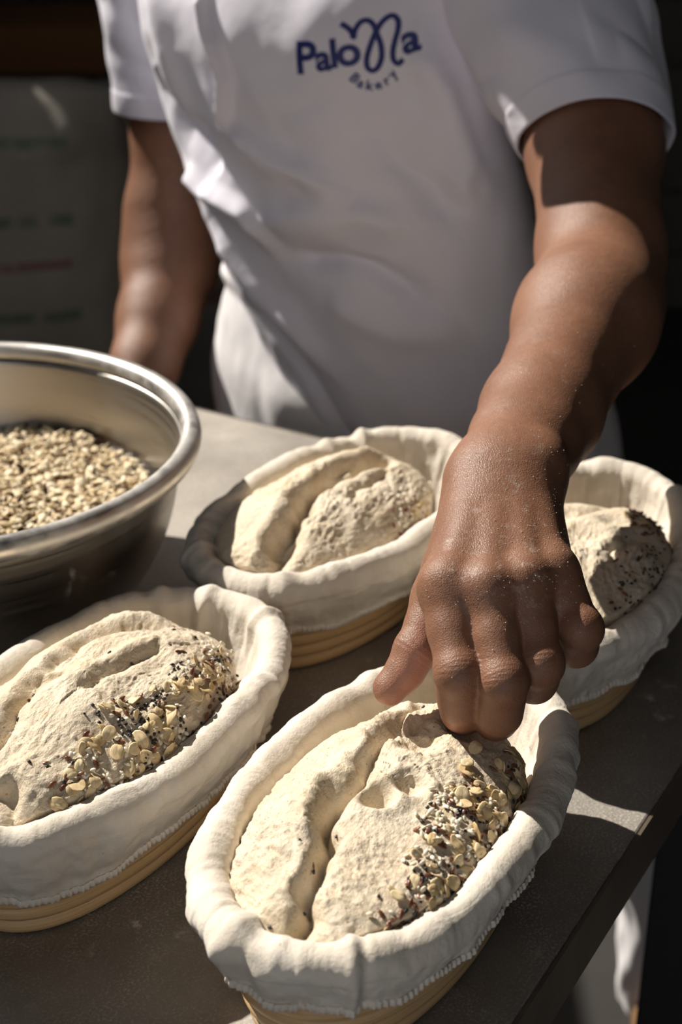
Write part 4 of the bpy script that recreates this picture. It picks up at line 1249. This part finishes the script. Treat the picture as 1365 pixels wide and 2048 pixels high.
leg2 = leg_tube([(-0.02, 1.46, -0.10), (-0.05, 1.46, -0.30), (-0.08, 1.46, -0.48), (-0.10, 1.50, -0.68), (-0.11, 1.54, -0.855)], [0.105, 0.098, 0.082, 0.074, 0.070], 6)
pv = [TV.reshape(-1, 3), leg1.reshape(-1, 3), leg2.reshape(-1, 3)]; pf = []; off = 0
for a_, fl in ((TV, False), (leg1, True), (leg2, True)):
    pf.append(grid_faces(a_.shape[0], a_.shape[1], flip=fl) + off); off += a_.shape[0] * a_.shape[1]
tr = pobj('trousers', mesh('trousers', np.concatenate(pv), np.concatenate(pf), M_trouser))
tr['label'] = 'white trousers'
for (fx, fy) in ((0.405, 1.43), (-0.115, 1.51)):
    n_ = 20
    rows = []
    for t in np.linspace(0, 1, 16):                                   # heel to toe
        yy = fy + 0.08 - 0.27 * t; xx = fx - 0.02 * t
        wd = 0.040 * (math.sin(min(1, t * 3 + 0.25) * math.pi / 2)) * (1 - max(0, t - 0.75) ** 2 * 9)
        hg = 0.085 * (1 - t) ** 0.8 + 0.045 * math.sqrt(max(0, 1 - max(0, t - 0.7) ** 2 * 9))
        a_ = np.linspace(0, 2 * math.pi, n_, endpoint=False)
        rows.append(np.stack([xx + np.cos(a_) * wd, 0 * a_ + yy, -TZ + 0.001 + np.clip(0.5 + 0.5 * np.sin(a_) * 1.25, 0, 1) * hg], 1))
    rows = [np.repeat(rows[0].mean(0)[None], n_, 0)] + rows + [np.repeat(rows[-1].mean(0)[None], n_, 0)]
    pobj('shoe', mesh('shoe', np.array(rows).reshape(-1, 3), grid_faces(len(rows), n_), M_shoe))

# ------------------------------------------------------------------ background: sacks, shelf, box
def sack(name, loc, rz, w, d, h, mt, seed, lying=False, ear=True):
    n, m = 60, 96
    T = np.linspace(0, 2 * np.pi, m, endpoint=False)
    rows = []
    for t in np.linspace(0, 1, n):
        z = -h / 2 + h * t
        pinch = (1 - max(0, (t - 0.86) / 0.14) ** 1.5 * 0.75) * (1 - max(0, (0.10 - t) / 0.10) ** 2 * 0.35)
        bulge = 1 + 0.12 * math.sin(math.pi * min(1, t * 1.15))
        a_, b_ = w / 2 * (1 - 0.10 * max(0, (t - 0.8) / 0.2)), d / 2 * pinch * bulge
        x = np.sign(np.cos(T)) * np.abs(np.cos(T)) ** 0.62 * a_; y = np.sign(np.sin(T)) * np.abs(np.sin(T)) ** 0.75 * b_
        P = np.stack([x, y, np.full(m, z)], 1)
        k = fbm(P * 9, 3, seed) * 0.018 * (0.4 + 1.2 * max(0, t - 0.6))
        P[:, 0] += np.cos(T) * k; P[:, 1] += np.sin(T) * k; P[:, 2] += noise(P * 8, seed + 2) * 0.02 * t
        rows.append(P)
    rows = [np.repeat(rows[0].mean(0)[None], m, 0)] + rows + [np.repeat(rows[-1].mean(0)[None], m, 0)]
    V = np.array(rows).reshape(-1, 3)
    if lying: V = V[:, [2, 0, 1]]
    V[:, 2] -= V[:, 2].min()
    me = mesh(name, V, grid_faces(n + 2, m), mt)
    if not lying: me.transform(Matrix.Translation((0, 0, -h / 2)))
    o = obj(name, me)
    o.location = (loc[0], loc[1], loc[2] + (h / 2 if not lying else 0)); o.rotation_euler = (0, 0, rz)
    return o
s1 = sack('flour_sack', (-0.60, 2.55, 0.305), math.radians(8), 0.50, 0.26, 0.65, M_sack, 3)
tag(s1, 'upright pale paper sack with green and red print lines behind the bowl', 'sack')
s2 = sack('flour_sack', (-0.62, 2.57, 0.001), math.radians(5), 0.50, 0.24, 0.80, M_sack2, 9, lying=True)
tag(s2, 'grey sack lying on the floor beneath the upright printed sack', 'sack')
s3 = sack('flour_sack', (-0.28, 3.05, 0.001), math.radians(-6), 0.46, 0.26, 0.86, M_sack2, 15)
tag(s3, 'dim grey sack standing on the floor behind the printed sack', 'sack')
s4 = sack('flour_sack', (-0.775, 3.05, 0.001), math.radians(6), 0.42, 0.30, 0.84, M_sack2, 21)
tag(s4, 'tall dim grey sack standing on the floor next to the shelf', 'sack')
sh = empty('storage_shelf', (-0.40, 3.62, 0.0))
tag(sh, 'dark wooden shelf unit against the back wall', 'shelf')
for z in (0.35, 0.80, 1.45, 1.75):
    box_obj('shelf_board', (-0.60, 0.60, -0.20, 0.20, z - .02, z), M_wood, sh)
for x in (-0.58, 0.55):
    for y in (-0.19, 0.16):
        box_obj('post', (x, x + .03, y, y + .03, 0, 1.8), M_wood, sh)
bx_ = empty('cardboard_box', (-0.55, 3.62, 0.8005)); tag(bx_, 'orange cardboard box on the dark shelf', 'box')
box_obj('box_body', (-0.26, 0.24, -0.16, 0.16, 0, 0.10), M_card, bx_, bev=0.004)
box_obj('flap', (-0.262, 0.242, -0.162, 0.0, 0.1005, 0.104), M_card, bx_)
box_obj('flap', (-0.262, 0.242, 0.002, 0.162, 0.1005, 0.104), M_card, bx_)
